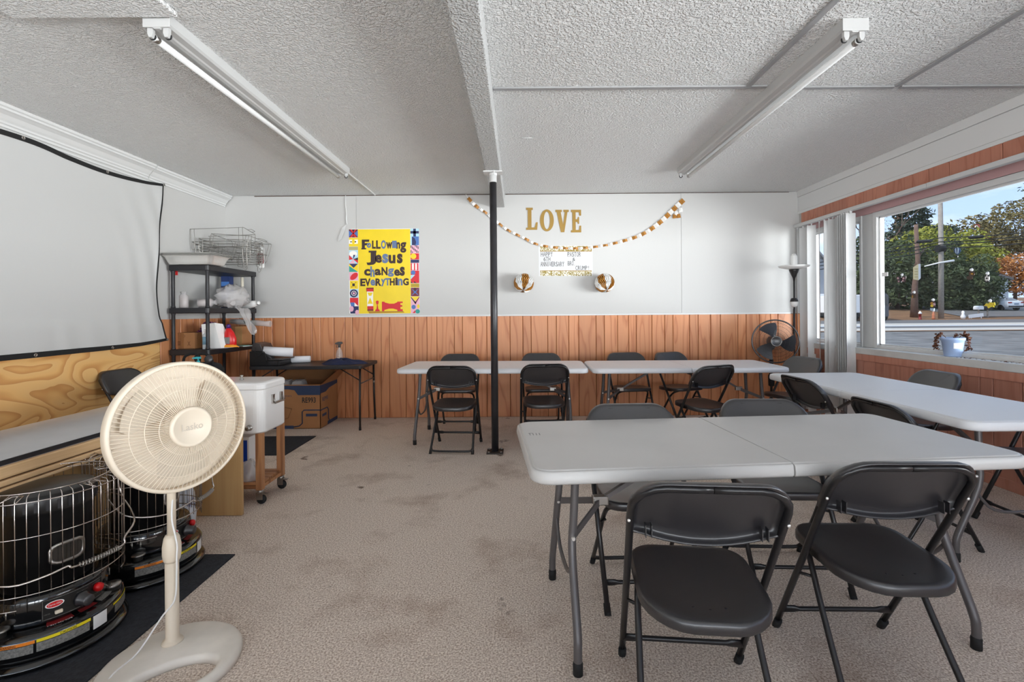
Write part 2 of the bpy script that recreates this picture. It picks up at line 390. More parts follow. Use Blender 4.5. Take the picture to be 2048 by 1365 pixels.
struct('trim_2', MB().box(XL, XR-.12, YB-.024, YB-.002, ZW-.006, ZW+.016), M['trim'], bevel=.003)
plank_run(wl, 1.11, 4.76, [.16, .12, .2, .105, .15], lambda a, b: plank_yz(a, b, XL+.016, .004, ZW-.004, s=-1), M['panel'])
# crown moulding on the left wall
prof = [(0, 0), (.0, -.135), (.012, -.135), (.012, -.118), (.022, -.112), (.022, -.098), (.034, -.085), (.052, -.060), (.075, -.045), (.086, -.040), (.086, -.026), (.098, -.020), (.098, -.0), ]
cm = MB().loops([[(XL + a, yy, ZC + b) for a, b in prof] for yy in (YF, 4.62)], smooth=False)
cm.loops([[(XL + a, yy, ZC + b - .004) for a, b in prof] for yy in (4.63, YB-.03)], smooth=False)
struct('trim_3', cm, M['trim'])
struct('trim_4', MB().box(XL, XL+.012, YF, 4.66, ZC-.165, ZC-.15), M['trim'])
# white painted beam with the textured coat, and the ceiling battens
struct('ceiling_beam', MB().box(-.285, -.152, YF, YB-.006, 2.535, ZC), M['beam'], bevel=.006)
struct('ceiling_patch', MB().box(-2.38, -1.60, YF, 2.295, 2.675, ZC), M['ceiling'], bevel=.006)
k = 5
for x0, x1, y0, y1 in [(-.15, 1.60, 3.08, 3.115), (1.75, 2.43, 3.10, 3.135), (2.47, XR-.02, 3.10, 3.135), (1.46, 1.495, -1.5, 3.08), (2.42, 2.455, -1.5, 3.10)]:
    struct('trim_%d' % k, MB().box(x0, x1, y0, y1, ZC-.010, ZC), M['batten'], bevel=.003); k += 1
struct('trim_10', MB().tube([(.02, 3.98, ZC-.001), (.06, 3.975, ZC-.004), (.13, 3.985, ZC-.001)], .003, 5), M['trim'])

# right wall: boards and panelling over and under the windows
wr = struct('wall_right', MB().box(XR, XR+.15, YF, YB, 2.30, ZC).box(XR, XR+.15, YF, YB, 0, .80).box(XR, XR+.15, 5.80, YB, .8, 2.3), M['wall'])
for i, (z0, z1, t) in enumerate([(2.628, ZC, .026), (2.455, 2.626, .016), (2.422, 2.453, .02)]):
    struct('trim_%d' % (11+i), MB().box(XR-t, XR, YF, YB-.006, z0, z1), M['soffit'], bevel=.003)
hw = [.42, .19, .16, .30, .13, .20, .21, .36, .16]
plank_run(wr, 5.8-YF, YF, hw, lambda a, b: plank_yz(a, b, XR-.014, 2.30, 2.423), M['panel_head'])
plank_run(wr, 5.8-YF, YF, [.20, .10, .155, .12, .21, .1, .16], lambda a, b: plank_yz(a, b, XR-.014, .075, .762), M['panel_pink'])
struct('baseboard_right', MB().box(XR-.022, XR, YF, YB-.02, 0, .075), M['panel_pink'], bevel=.003)
struct('trim_15', MB().box(XR-.026, XR, YF, 3.55, .762, .826).box(XR-.026, XR, 3.555, 4.95, .762, .826).box(XR-.026, XR, 4.955, 5.8, .762, .826), M['panel_pink'], bevel=.003)
M['sill'] = mat('weathered white sill paint', (206, 206, 204), .5, var=.12, vscale=6)
struct('trim_16', MB().box(XR-.03, XR+.15, YF, 5.80, .826, .886), M['sill'], bevel=.004)
struct('trim_17', MB().box(3.478, 3.50, YF, 5.80, 2.212, 2.302), M['mauve'])
def window(n, y0, y1, z0=.886, z1=2.212, x=3.52, fw=.045):
    r = MB().box(x-.04, x+.04, y0, y0+fw, z0, z1).box(x-.04, x+.04, y1-fw, y1, z0, z1)
    r.box(x-.04, x+.04, y0+fw, y1-fw, z0, z0+.03).box(x-.04, x+.04, y0+fw, y1-fw, z1-.05, z1)
    o = r.build('window_%d' % n, M['trim'], None, 'structure', .003)
    MB().box(x-.012, x+.012, y0+fw, y0+fw+.014, z0+.03, z1-.05).box(x-.012, x+.012, y1-fw-.014, y1-fw, z0+.03, z1-.05).box(x-.012, x+.012, y0+fw, y1-fw, z0+.03, z0+.044).box(x-.012, x+.012, y0+fw, y1-fw, z1-.064, z1-.05).build('glazing_bead', M['trim'], o)
    MB().box(x-.003, x+.003, y0+fw+.006, y1-fw-.006, z0+.036, z1-.056).build('pane', M['glass'], o)
    return o
win1 = window(1, 4.905, 5.80, fw=.028); win2 = window(2, 1.45, 4.745); win3 = window(3, -2.85, 1.25)
struct('trim_18', MB().box(3.49, 3.56, 4.745, 4.905, .886, 2.212), M['trim'], bevel=.004)
struct('trim_19', MB().box(3.49, 3.56, 1.25, 1.45, .886, 2.212), M['trim'], bevel=.004)
# the shop front behind the camera
struct('wall_front', MB().box(XL, XR+.2, YF-.15, YF, 0, .42).box(XL, XR+.2, YF-.15, YF, 2.58, ZC).box(XL, XL+.45, YF-.15, YF, .42, 2.58).box(XR-.45, XR+.2, YF-.15, YF, .42, 2.58), M['wall'])
for i, xx in enumerate((-3.08, -1.04, 1.0)):
    o = MB().box(xx, xx+.06, YF-.1, YF-.02, .42, 2.58).box(xx+1.98, xx+2.04, YF-.1, YF-.02, .42, 2.58).box(xx+.06, xx+1.98, YF-.1, YF-.02, .42, .48).box(xx+.06, xx+1.98, YF-.1, YF-.02, 2.52, 2.58).build('window_%d' % (4+i), M['trim'], None, 'structure')
    MB().box(xx+.06, xx+1.98, YF-.063, YF-.057, .48, 2.52).build('pane', M['glass'], o)

# ---------------------------------------------------------------- outside
def gz(y): return -.15 + .0156*max(0, min(y, 45)-20) + (.082*(y-45) if y > 45 else 0) - (.05*(y-62) if y > 62 else 0)
def ground(name, rows, m, x0=3.75, x1=170, lift=0):
    mb = MB()
    for a, b in zip(rows, rows[1:]):
        mb.add([(x0, a, gz(a)+lift), (x1, a, gz(a)+lift), (x1, b, gz(b)+lift), (x0, b, gz(b)+lift)], [(0, 1, 2, 3)])
    o = mb.build(name, m, None, 'structure'); return o
M['gravel'] = mat('grey gravel lot', (112, 111, 109), .95, var=.5, vscale=1.1)
M['asphalt'] = mat('grey asphalt road', (100, 99, 98), .9, var=.1, vscale=.6)
M['concrete'] = mat('pale concrete kerb', (182, 177, 168), .9, var=.08, vscale=.8)
M['dirt'] = mat('brown leaf litter bank', (120, 88, 58), .95, var=.3, vscale=1.2)
M['grass'] = mat('dull grass verge', (98, 104, 58), .95, var=.3, vscale=2)
ground('ground_lot', [-40, 0, 10, 20, 28.4], M['gravel'])
struct('ground_front', MB().add([(-60, -60, -.16), (3.75, -60, -.16), (3.75, YF-.2, -.16), (-60, YF-.2, -.16)], [(0, 1, 2, 3)]), M['concrete'])
ground('kerb_near', [28.4, 31.2], M['concrete'], lift=.01)
MB().box(3.75, 170, 28.38, 28.42, -.1, gz(28.4)+.01).build('kerb_face', M['concrete'], None, 'structure')
ground('dirt_strip', [27.7, 28.4], M['dirt'], lift=.03)
ground('road_near', [31.2, 34.0], M['asphalt'])
ground('kerb_middle', [34.0, 37.6], M['concrete'], lift=.03)
ground('road_far', [37.6, 45.0], M['asphalt'])
ground('verge', [45.0, 47.0, 50, 56, 62, 80, 110, 160], M['dirt'])
ground('lot_behind', [-60, -40], M['gravel'])
struct('driveway', MB().add([(43.5, 47.2, gz(47.2)+.04), (60, 47.2, gz(47.2)+.04), (66, 62, gz(62)+.04), (49.5, 62, gz(62)+.04)], [(0, 1, 2, 3)]), M['asphalt'])
def leaf_mat(name, a, b):
    m = bpy.data.materials.new(name); m.use_nodes = True; t = m.node_tree; p = t.nodes['Principled BSDF']
    tc = t.nodes.new('ShaderNodeTexCoord'); n = t.nodes.new('ShaderNodeTexNoise'); n.inputs['Scale'].default_value = .9; n.inputs['Detail'].default_value = 6
    r = t.nodes.new('ShaderNodeValToRGB'); r.color_ramp.elements[0].position = .35; r.color_ramp.elements[1].position = .65
    r.color_ramp.elements[0].color = lin(a); r.color_ramp.elements[1].color = lin(b)
    t.links.new(tc.outputs['Object'], n.inputs['Vector']); t.links.new(n.outputs['Fac'], r.inputs[0]); t.links.new(r.outputs[0], p.inputs['Base Color'])
    p.inputs['Roughness'].default_value = .8; p.inputs['Specular IOR Level'].default_value = .15; return m
LM = {'dark': leaf_mat('dark green leaves', (56, 66, 50), (96, 108, 74)), 'lime': leaf_mat('yellow green leaves', (112, 122, 48), (172, 170, 78)),
      'olive': leaf_mat('olive autumn leaves', (98, 92, 60), (142, 128, 84)), 'orange': leaf_mat('orange autumn leaves', (140, 92, 58), (206, 144, 82)),
      'conifer': leaf_mat('blackish conifer needles', (50, 62, 54), (84, 96, 80)), 'brown': leaf_mat('brown seed heads', (96, 72, 60), (140, 112, 92))}
M['bark'] = mat('grey brown bark', (98, 82, 72), .9, var=.3, vscale=3)
def crown(rng, cx, cy, cz, rx, ry, rz, n, size, droop=0):
    vs, fs = [], []
    for i in range(n):
        while True:
            p = Vector((rng.uniform(-1, 1), rng.uniform(-1, 1), rng.uniform(-1, 1)))
            if .25 < p.length < 1: break
        p = p*(p.length**-.45)*.98 if p.length > 0 else p
        lump = 1 + .18*sin(p.x*5+cx) * cos(p.y*4+cy) + .12*sin(p.z*9+cx)
        q = Vector((cx+p.x*rx*lump, cy+p.y*ry*lump, cz+p.z*rz*lump))
        s = size*rng.uniform(.6, 1.4)
        a = Vector((rng.gauss(0, 1), rng.gauss(0, 1), rng.gauss(0, .7))).normalized(); b = a.cross(Vector((rng.gauss(0, 1), rng.gauss(0, 1), rng.gauss(0, 1)))).normalized()
        k = len(vs); vs += [q-a*s, q+b*s*.45, q+a*s, q-b*s*.45]; fs.append((k, k+1, k+2, k+3))
    return vs, fs
def tree(name, label, x, y, blobs, trunk_r, kind, n, size, group=None, trunk_top=None):
    rng = random.Random(hash((round(x, 1), round(y, 1))) % 9999)
    t = thing(name, label, 'tree', (x, y, gz(y)-.15), 0, group)
    mb = MB()
    for (dx, dy, z, rx, ry, rz) in blobs:
        vs, fs = crown(rng, dx, dy, z, rx, ry, rz, int(n*(rx*rz)/max(sum(b[3]*b[5] for b in blobs), .01)), size); mb.add(vs, fs)
    mb.build('foliage', LM[kind], t, 'stuff', fix=False)
    tt = trunk_top or blobs[0][2]
    tr = MB().tube([(0, 0, 0), (.1, 0, tt*.5), (0, .1, tt)], [trunk_r, trunk_r*.8, trunk_r*.35], 8)
    for a in range(5):
        an = a*1.3; tr.tube([(0, 0, tt*.55), (cos(an)*1.1, sin(an)*1.1, tt*.85), (cos(an)*1.8, sin(an)*1.8, tt*1.1)], [trunk_r*.45, trunk_r*.3, trunk_r*.12], 6)
    tr.build('trunk', M['bark'], t)
    return t
def X(u, y): return (u-PPX)/F_PX*y
def Zv(u, v, y): return EYE - (v + (u-PPX)*ROLL - PPY)*y/F_PX
random.seed(3)
tree('bushy_tree', 'dark green bushy tree behind the leaning brown pole', X(1795, 58), 58, [(0, 0, 4.0, 4.2, 3, 4.2), (-2.6, 0, 2.6, 3, 2.5, 3), (2.2, -.4, 3.0, 3, 2.5, 3.2)], .25, 'dark', 9000, .22)
tree('bushy_tree', 'dark green bushy tree right behind the grey utility pole', X(1885, 57), 57, [(0, 0, 3.6, 3.6, 3, 4.0), (2.2, -.5, 2.6, 2.8, 2.4, 3)], .25, 'dark', 8000, .22)
tree('bushy_tree', 'low dark green bushy tree beside the pale house gable', X(1952, 56), 56, [(0, 0, 2.6, 2.9, 2.4, 3.4), (-1.6, 0, 2.0, 2.6, 2.4, 2.6)], .2, 'dark', 7000, .2)
tree('bushy_tree', 'dark green tree half hidden behind the white box trailer', X(1725, 62), 62, [(0, 0, 4.4, 4.6, 3, 4.6)], .25, 'dark', 6000, .24)
tree('leafy_tree', 'yellow green leafy tree between the two poles', X(1850, 66), 66, [(0, 0, 7.4, 5.2, 3, 3.2), (4.4, 0, 6.6, 4.0, 3, 3.0)], .25, 'lime', 6500, .24)
tree('leafy_tree', 'yellow green leafy tree under the striped balloon ornament', X(1925, 68), 68, [(0, 0, 6.6, 5.0, 3, 3.6)], .25, 'lime', 4500, .24)
tree('conifer_tree', 'tall dark conifer with a ragged pointed top', X(1822, 78), 78, [(0, 0, 9.5, 4.6, 3, 4.2), (.3, 0, 14.2, 2.6, 2, 2.8), (1.0, 0, 17.0, 1.0, 1, 1.5), (-1.4, 0, 15.6, .8, 1, 1.8), (4.0, 0, 10.6, 3.4, 2, 2.6)], .3, 'conifer', 7500, .3)
tree('thin_tree', 'thin leafed tree against the sky under the rainbow ornament', X(1945, 84), 84, [(0, 0, 11.6, 5.6, 3, 3.4), (-6, 0, 10.6, 4.2, 3, 2.6), (5.4, 0, 10.0, 3.6, 3, 2.4)], .3, 'olive', 2600, .3)
tree('autumn_tree', 'orange leaved autumn tree behind the parked white car', X(2030, 74), 74, [(0, 0, 4.4, 4.2, 3, 3.2), (4.6, 0, 4.6, 4.4, 3, 3.2), (-2.8, 0, 5.4, 2.2, 2, 2.0)], .25, 'orange', 6000, .24)
tree('autumn_tree', 'large olive autumn tree at the right edge of the window view', X(2058, 80), 80, [(0, 0, 12.4, 7.6, 4, 5.0), (-6.2, 0, 9.4, 4.4, 3, 3.6), (5, 0, 13.4, 5, 4, 5)], .35, 'olive', 10000, .27)
tree('overhanging_tree', 'near tree reaching a leafy bough into the top right of the window', X(2185, 26), 26, [(-1.9, 0, 8.2, 1.7, 1.2, .7), (-1.2, .2, 6.6, 1.5, 1.2, .55), (.6, 0, 9.2, 2.6, 2, 1.8)], .3, 'conifer', 2100, .11)
# bare tree
bt = thing('bare_tree', 'leafless tree with upright twigs beside the white window post', 'tree', (X(1766, 72), 72, gz(72)-.2))
mb = MB(); rng = random.Random(5)
def branch(p, d, l, r, depth):
    q = p + d*l; mb.tube([p, (p+q)/2 + Vector((rng.gauss(0, .04*l), 0, 0)), q], [r, r*.8, r*.55], 5)
    if depth:
        for _ in range(3):
            nd = (d + Vector((rng.gauss(0, .42), rng.gauss(0, .3), rng.gauss(.12, .2)))).normalized(); branch(q, nd, l*rng.uniform(.55, .8), r*.55, depth-1)
branch(Vector((0, 0, 0)), Vector((.02, 0, 1)), 7.5, .24, 4)
mb.build('branches', M['bark'], bt, 'stuff', fix=False)
vs, fs = crown(rng, 0, 0, 13.2, 3.4, 2, 4.6, 420, .15); MB().add(vs, fs).build('foliage', LM['brown'], bt, 'stuff', fix=False)
# poles, lamp arm, sign, wires
M['pole_wood'] = mat('grey weathered pole wood', (160, 152, 142), .85, var=.18, vscale=5)
M['pole_brown'] = mat('brown bark pole', (112, 88, 76), .85, var=.25, vscale=4)
y = 46.0; px = X(1882, y)
up = thing('utility_pole', 'tall grey wooden utility pole with a street lamp arm', 'pole', (px, y, gz(y)-.1))
MB().tube([(0, 0, 0), (.05, 0, 7), (-.02, 0, 15)], [.23, .20, .17], 14).build('pole', M['pole_wood'], up)
a, b = Vector((X(1850, y), y, Zv(1850, 533, y))), Vector((X(1903, y), y-.3, Zv(1903, 522, y)))
o = Vector((px, y, gz(y)-.1))
MB().tube([a-o, (a+b)/2-o+Vector((0, 0, .06)), b-o], [.05, .07, .1], 8).build('lamp_arm', M['white'], up)
MB().box(-.36, -.2, -.3, -.2, Zv(1881, 500, y)-o.z-.15, Zv(1881, 500, y)-o.z+.25).tube([(-.3, 0, Zv(1881, 498, y)-o.z), (.3, 0, Zv(1881, 498, y)-o.z)], .34, 10).build('bracket', M['rubber'], up)
y2 = 47.5; px2 = X(1829, y2)
bp_ = thing('brown_pole', 'shorter brown pole leaning behind the yellow sign', 'pole', (X(1828, y2), y2, gz(y2)-.1))
MB().tube([(0, 0, 0), (.1, 0, 3.2), (.42, 0, 5.6), (.25, 0, 9.2)], [.34, .24, .20, .17], 12).build('pole', M['pole_brown'], bp_)
MB().tube([(.1, 0, 5.0), (.7, 0, 6.4), (1.3, 0, 7.0)], [.12, .09, .05], 6).build('branch_stub', M['pole_brown'], bp_)
sg = thing('roadside_sign', 'cream and yellow sign board on the leaning brown pole', 'sign', (X(1835, 46.9), 46.9, Zv(1835, 562, 46.9)))
MB().add([(-.36, 0, .15), (.1, -.02, .05), (.1, -.02, 1.62), (-.36, 0, 1.30)], [(0, 1, 2, 3)]).add([(-.36, .06, .15), (.1, .05, .05), (.1, .05, 1.62), (-.36, .06, 1.30)], [(3, 2, 1, 0)]).add([(.1, -.02, .05), (.42, .1, .25), (.42, .1, 1.65), (.1, -.02, 1.62)], [(0, 1, 2, 3)], 1).build('board', [mat('faded yellow sign', (220, 204, 158), .6), M['white']], sg)
for i in range(4): MB().box(-.28, .04, -.035, -.03, .32+i*.26, .42+i*.26).build('lettering_line', mat('sign red', (190, 170, 120), .6), sg)
WIRES = [('upper', (1758, 499), (1882, 476), (2048, 466)), ('second', (1758, 507), (1882, 484), (2048, 473)), ('middle', (1758, 514), (1882, 490), (2048, 478)), ('fourth', (1758, 521), (1882, 497), (2048, 487))]
for nm, p, q, s in WIRES:
    yy = 45.3; pts = []
    for (u, v), (u2, v2) in ((p, q), (q, s)):
        for i in range(6):
            t = i/6; uu = u+(u2-u)*t; vv = v+(v2-v)*t + 1.6*sin(pi*t)
            pts.append((X(uu, yy), yy, Zv(uu, vv, yy)))
    pts.append((X(2048, yy), yy, Zv(2048, s[1], yy))); pts.append((X(2300, yy), yy, Zv(2300, s[1]-14, yy)))
    pts.insert(0, (X(1500, yy), yy, Zv(1500, p[1]+40, yy)))
    tag(MB().tube(pts, .045, 5).build('overhead_wire', M['rubber']), '%s of the four black overhead wires crossing the window view' % nm, 'wire', 'overhead wires')
for u0, u1, v, lab in [(1938, 1969, 474.5, 'black splice case on the overhead wire right of the grey pole'), (1834, 1866, 483, 'black splice case on the overhead wire left of the grey pole')]:
    tag(MB().tube([(X(u0, 45.2), 45.2, Zv(u0, v+1, 45.2)), (X(u0+3, 45.2), 45.2, Zv(u0+3, v+1, 45.2)), (X(u1-3, 45.2), 45.2, Zv(u1-3, v-1, 45.2)), (X(u1, 45.2), 45.2, Zv(u1, v-1, 45.2))], [.06, .15, .15, .06], 8).build('splice_case', M['rubber']), lab, 'cable splice')
# white box trailer with its dark cab, grey sheds
y = 43.0; x0, x1 = X(1706, y), X(1752, y); zb = gz(y)
tr = thing('box_trailer', 'white box trailer seen between the blinds and the window post', 'trailer', ((x0+x1)/2, y, zb))
hw_ = (x1-x0)/2; zt = Zv(1720, 590, y) - zb
MB().box(-hw_, hw_, 0, 7, .75, zt).build('box', M['white'], tr, bevel=.05)
MB().box(-hw_, hw_, -.05, 7, .45, .75).build('chassis', M['rubber'], tr)
for sx in (-hw_+.35, hw_-.35): MB().lathe([(0, -.16), (.5, -.16), (.5, .16), (0, .16)], 16, M=Matrix.Translation((sx, .5, .5)) @ Matrix.Rotation(R(90), 4, 'Y')).build('wheel', M['rubber'], tr)
cb = thing('dark_van', 'dark grey van standing beside the white box trailer', 'van', (X(1768, 44.5), 44.5, gz(44.5)))
wv = (X(1776, 44.5)-X(1757, 44.5))/2
MB().prism(rrect(-wv, wv, .35, 2.5, [.35, .35, .1, .1]), 0, 4.5, 'xz').build('body', mat('dark van paint', (88, 88, 92), .4), cb)
MB().box(-wv+.1, wv-.1, -.02, .0, 1.4, 2.2).build('rear_window', M['enamel'], cb)
for sx in (-wv+.15, wv-.15): MB().lathe([(0, -.12), (.36, -.12), (.36, .12), (0, .12)], 14, M=Matrix.Translation((sx, .4, .36)) @ Matrix.Rotation(R(90), 4, 'Y')).build('wheel', M['rubber'], cb)
y = 49.0; x0, x1 = X(1606, y), X(1668, y); zb = gz(y)
hs = thing('grey_building', 'grey sided building glimpsed through the gap in the blinds', 'building', ((x0+x1)/2, y, zb)); hw_ = (x1-x0)/2
MB().prism([(-hw_, 0), (hw_, 0), (hw_, 4.2), (0, 6.4), (-hw_, 4.2)], 0, 6, 'xz').build('wall', mat('grey lap siding', (158, 162, 168), .7), hs)
MB().prism([(-hw_-.4, 4.0), (0, 6.35), (hw_+.4, 4.0), (hw_+.4, 4.2), (0, 6.6), (-hw_-.4, 4.2)], -.3, 6.3, 'xz').build('roof', mat('grey roof', (140, 140, 142), .8), hs)
MB().box(-.2, .8, -.06, 0, .1, 2.3).build('door', M['white'], hs)
y = 62.0
hs = thing('pale_house', 'pale house gable between the dark bush and the orange tree', 'house', (X(1992, y), y, gz(y)))
MB().prism([(-1.6, 0), (1.6, 0), (1.6, 3.4), (-1.6, 4.4)], 0, 5, 'xz').build('wall', mat('pale blue siding', (190, 196, 200), .7), hs)
MB().prism([(-1.9, 4.35), (1.9, 3.2), (1.9, 3.5), (-1.9, 4.7)], -.4, 5.3, 'xz').build('roof', mat('dark shingle roof', (110, 106, 104), .8), hs)
MB().box(-.9, .3, -.05, 0, .9, 2.2).build('window_sash', M['white'], hs)
# parked car
y = 53.5
car = thing('parked_car', 'white sedan parked nose away on the driveway across the road', 'car', (X(2033, y), y, gz(y)+.1))
cp = mat('white car paint', (232, 234, 238), .2, coat=.6); body = MB(); L = []
for yy, hw_, zl, zm in [(0, .80, .42, .98), (.12, .90, .30, 1.04), (.9, .93, .25, 1.03), (3.4, .93, .25, .92), (4.4, .82, .35, .72)]:
    L.append([(-hw_*.9, yy, zl), (hw_*.9, yy, zl), (hw_, yy, zl+.25), (hw_*.96, yy, zm-.1), (hw_*.84, yy, zm), (-hw_*.84, yy, zm), (-hw_*.96, yy, zm-.1), (-hw_, yy, zl+.25)])
body.loops(L); L = []
for yy, z, k_ in [(.35, 1.0, .80), (1.1, 1.38, .62), (1.5, 1.45, .60), (2.2, 1.42, .60), (3.1, .95, .78)]:
    L.append([(-.82, yy, .9), (.82, yy, .9), (k_, yy, z), (-k_, yy, z)])
body.loops(L, smooth=False); body.build('body', cp, car)
MB().add([(-.66, .47, 1.09), (.66, .47, 1.09), (.56, 1.03, 1.36), (-.56, 1.03, 1.36)], [(0, 1, 2, 3)]).build('rear_window', M['enamel'], car)
for s in (-1, 1):
    MB().box(s*.5, s*.84, -.02, .1, .78, .92).build('tail_light', mat('tail light red', (150, 30, 34), .2), car)
    for yy in (.85, 3.6): MB().lathe([(0, -.1), (.32, -.1), (.32, .1), (0, .1)], 16, M=Matrix.Translation((s*.84, yy, .31)) @ Matrix.Rotation(R(90), 4, 'Y')).build('wheel', M['rubber'], car)
MB().box(-.26, .26, -.03, -.005, .62, .78).build('number_plate', mat('plate', (120, 140, 160), .5), car)
MB().box(-.8, .8, -.04, .1, .36, .5).build('bumper', M['rubber'], car)
# small things along the verge
y = 45.6; hd = thing('fire_hydrant', 'white topped fire hydrant on the far verge left of the grey pole', 'hydrant', (X(1840, y), y, gz(y)-.02))
hd.scale = (.75,)*3
MB().lathe([(.2, 0), (.2, .08), (.14, .1), (.14, .62), (.2, .64), (.2, .7)], 14).build('barrel', M['darkred'], hd)
MB().lathe([(.2, .7), (.17, .85), (.08, .97), (.05, 1.05), (0, 1.08)], 14).build('cap', M['white'], hd)
fg = thing('terracotta_figure', 'small terracotta lawn figure at the foot of the grey pole', 'lawn ornament', (X(1867, 45.4), 45.4, gz(45.4)-.02))
fg.scale = (.6,)*3
MB().lathe([(.2, 0), (.22, .3), (.17, .6), (.22, .85), (.1, 1.0), (.15, 1.15), (0, 1.3)], 12).build('body', mat('terracotta', (196, 124, 92), .7), fg)
for s in (-1, 1): MB().tube([(s*.06, 0, 1.2), (s*.17, 0, 1.5)], [.06, .02], 6).build('ear', M['white'], fg)
tag(MB().lathe([(.16, 0), (.2, .25), (.1, .5), (.12, .7), (.05, .78), (0, .8)], 12).build('white_figurine', M['white'], loc=(X(1926, 45.6), 45.6, gz(45.6)-.02)), 'small white figurine standing on the leaf covered verge', 'lawn ornament')
tag(MB().box(-.7, .7, 0, .05, .1, .42).box(-.5, -.45, 0, .05, -.1, .1).box(.45, .5, 0, .05, -.1, .1).build('yard_sign', M['white'], loc=(X(1953, 46), 46, gz(46)), rot=(0, R(-6), 0)), 'low white yard sign tilted on the leaf covered verge', 'sign')
for i, u in enumerate((1957, 1975)):
    mbx = thing('mailbox', ['pale mailbox on a post, left of the pair by the driveway', 'dark mailbox on a post, right of the pair by the driveway'][i], 'mailbox', (X(u, 47), 47, gz(47)))
    MB().box(-.05, .05, -.05, .05, 0, .75).build('post', M['pole_wood'], mbx)
    MB().prism(rrect(-.24, .24, .75, 1.12, [.18, .18, .02, .02], 5), -.3, .3, 'xz').build('box', [M['white'], M['ink']][i], mbx)

# dark shrinkage gap along the top of the back wall
struct('trim_20', MB().box(XL+.35, -.3, YB-.0085, YB-.004, ZC-.010, ZC-.003).box(-.14, XR-.12, YB-.0085, YB-.004, ZC-.009, ZC-.003), M['backing'])
# ---------------------------------------------------------------- folding tables
def make_table(label, loc, rotz, top, group):
    t = thing('folding_table', label, 'table', loc, rotz, group)
    Lh, Wh, H = .915, .38, .735
    for s in (-1, 1):
        r = .075
        def ol(ins, half=True):
            x0, x1 = (-Lh+ins, -.0025) if s < 0 else (.0025, Lh-ins)
            rr = max(r-ins, .01)
            return rrect(x0, x1, -Wh+ins, Wh-ins, [.004, rr, rr, .004] if s < 0 else [rr, .004, .004, rr], 6)
        L = [[(x_, y_, z) for x_, y_ in ol(i)] for i, z in ((.02, H-.046), (.006, H-.047), (.001, H-.040), (0, H-.030), (.003, H-.010), (.008, H-.0045), (.011, H-.0042), (.013, H-.0055), (.016, H-.0015), (.022, H))]
        MB().loops(L).build('table_half', top, t)
        # legs: two tubes that splay below the crossbar
        xl = s*(Lh-.17); legs = []
        for k in (-1, 1):
            P = smooth_path([(xl-s*.02, k*.165, H-.05), (xl-s*.01, k*.17, .50), (xl, k*.185, .37), (xl+s*.003, k*.29, .14), (xl+s*.005, k*.305, .08), (xl+s*.005, k*.305, .03)], 4)
            lg = MB().tube(P, .0155, 10).build('leg', M['grey_metal'], t)
            MB().lathe([(.0, 0), (.018, 0), (.018, .04), (.0165, .042), (.0165, .045)], 10, M=Matrix.Translation((xl+s*.005, k*.305, 0))).build('foot_cap', M['rubber'], lg)
        MB().tube([(xl-s*.02, -.165, H-.058), (xl-s*.02, .165, H-.058)], .013, 8).build('leg_pivot_bar', M['grey_metal'], t)
        MB().tube(smooth_path([(xl, -.20, .35), (xl, -.1, .25), (xl, .1, .25), (xl, .20, .35)], 4), .008, 6).build('stretcher', M['grey_metal'], t)
        j = (xl-s*.155, 0, .485)
        for k in (-1, 1):
            b = MB()
            a = Vector((xl-s*.004, k*.178, .42)); q = Vector(j)
            d = (q-a).normalized(); up = Vector((0, 0, 1)); sd = d.cross(up).normalized()*.004; up2 = sd.cross(d).normalized()*.013
            b.loops([[p+sd+up2, p-sd+up2, p-sd-up2, p+sd-up2] for p in (a, q)], smooth=False)
            b.build('brace', M['grey_metal'], t)
            MB().lathe([(.006, -.02), (.008, -.015), (.008, .015), (.006, .02)], 8, M=Matrix.Translation(a) @ Matrix.Rotation(R(90), 4, 'X')).build('bolt', M['rivet'], t)
        MB().box(j[0]-.035, j[0]+.03, -.018, .018, j[2]-.018, j[2]+.02).build('brace_joint', M['steel'], t, bevel=.005)
        a, q = Vector(j), Vector((s*.26, 0, H-.055))
        d = (q-a).normalized(); sd = Vector((0, .011, 0)); up2 = sd.cross(d).normalized()*.009
        MB().loops([[p+sd+up2, p-sd+up2, p-sd-up2, p+sd-up2] for p in (a, q)], smooth=False).build('strut', M['grey_metal'], t)
    for k in (-1, 1): MB().prism([(-.045, H-.048), (.045, H-.048), (.02, H-.062), (0, H-.068), (-.02, H-.062)], k*.3-.015, k*.3+.015, 'xz').build('hinge', M['black_metal'], t)
    return t
G_T = 'white folding tables'
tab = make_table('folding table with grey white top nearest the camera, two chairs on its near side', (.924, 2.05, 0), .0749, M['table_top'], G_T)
mk = MB()
for i in range(4): mk.box(-.872+i*.014, -.869+i*.014, .10, .135, .7351, .7355)
mk.box(-.876, -.858, .133, .137, .7351, .7355); mk.build('ink_mark', mat('faded marker', (120, 120, 122), .8), tab)
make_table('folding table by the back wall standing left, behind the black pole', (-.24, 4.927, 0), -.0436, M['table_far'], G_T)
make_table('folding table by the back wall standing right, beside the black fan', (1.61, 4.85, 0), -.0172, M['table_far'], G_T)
make_table('folding table along the window wall, its end toward the camera', (2.482, 3.184, 0), -1.557, M['table_far'], G_T)

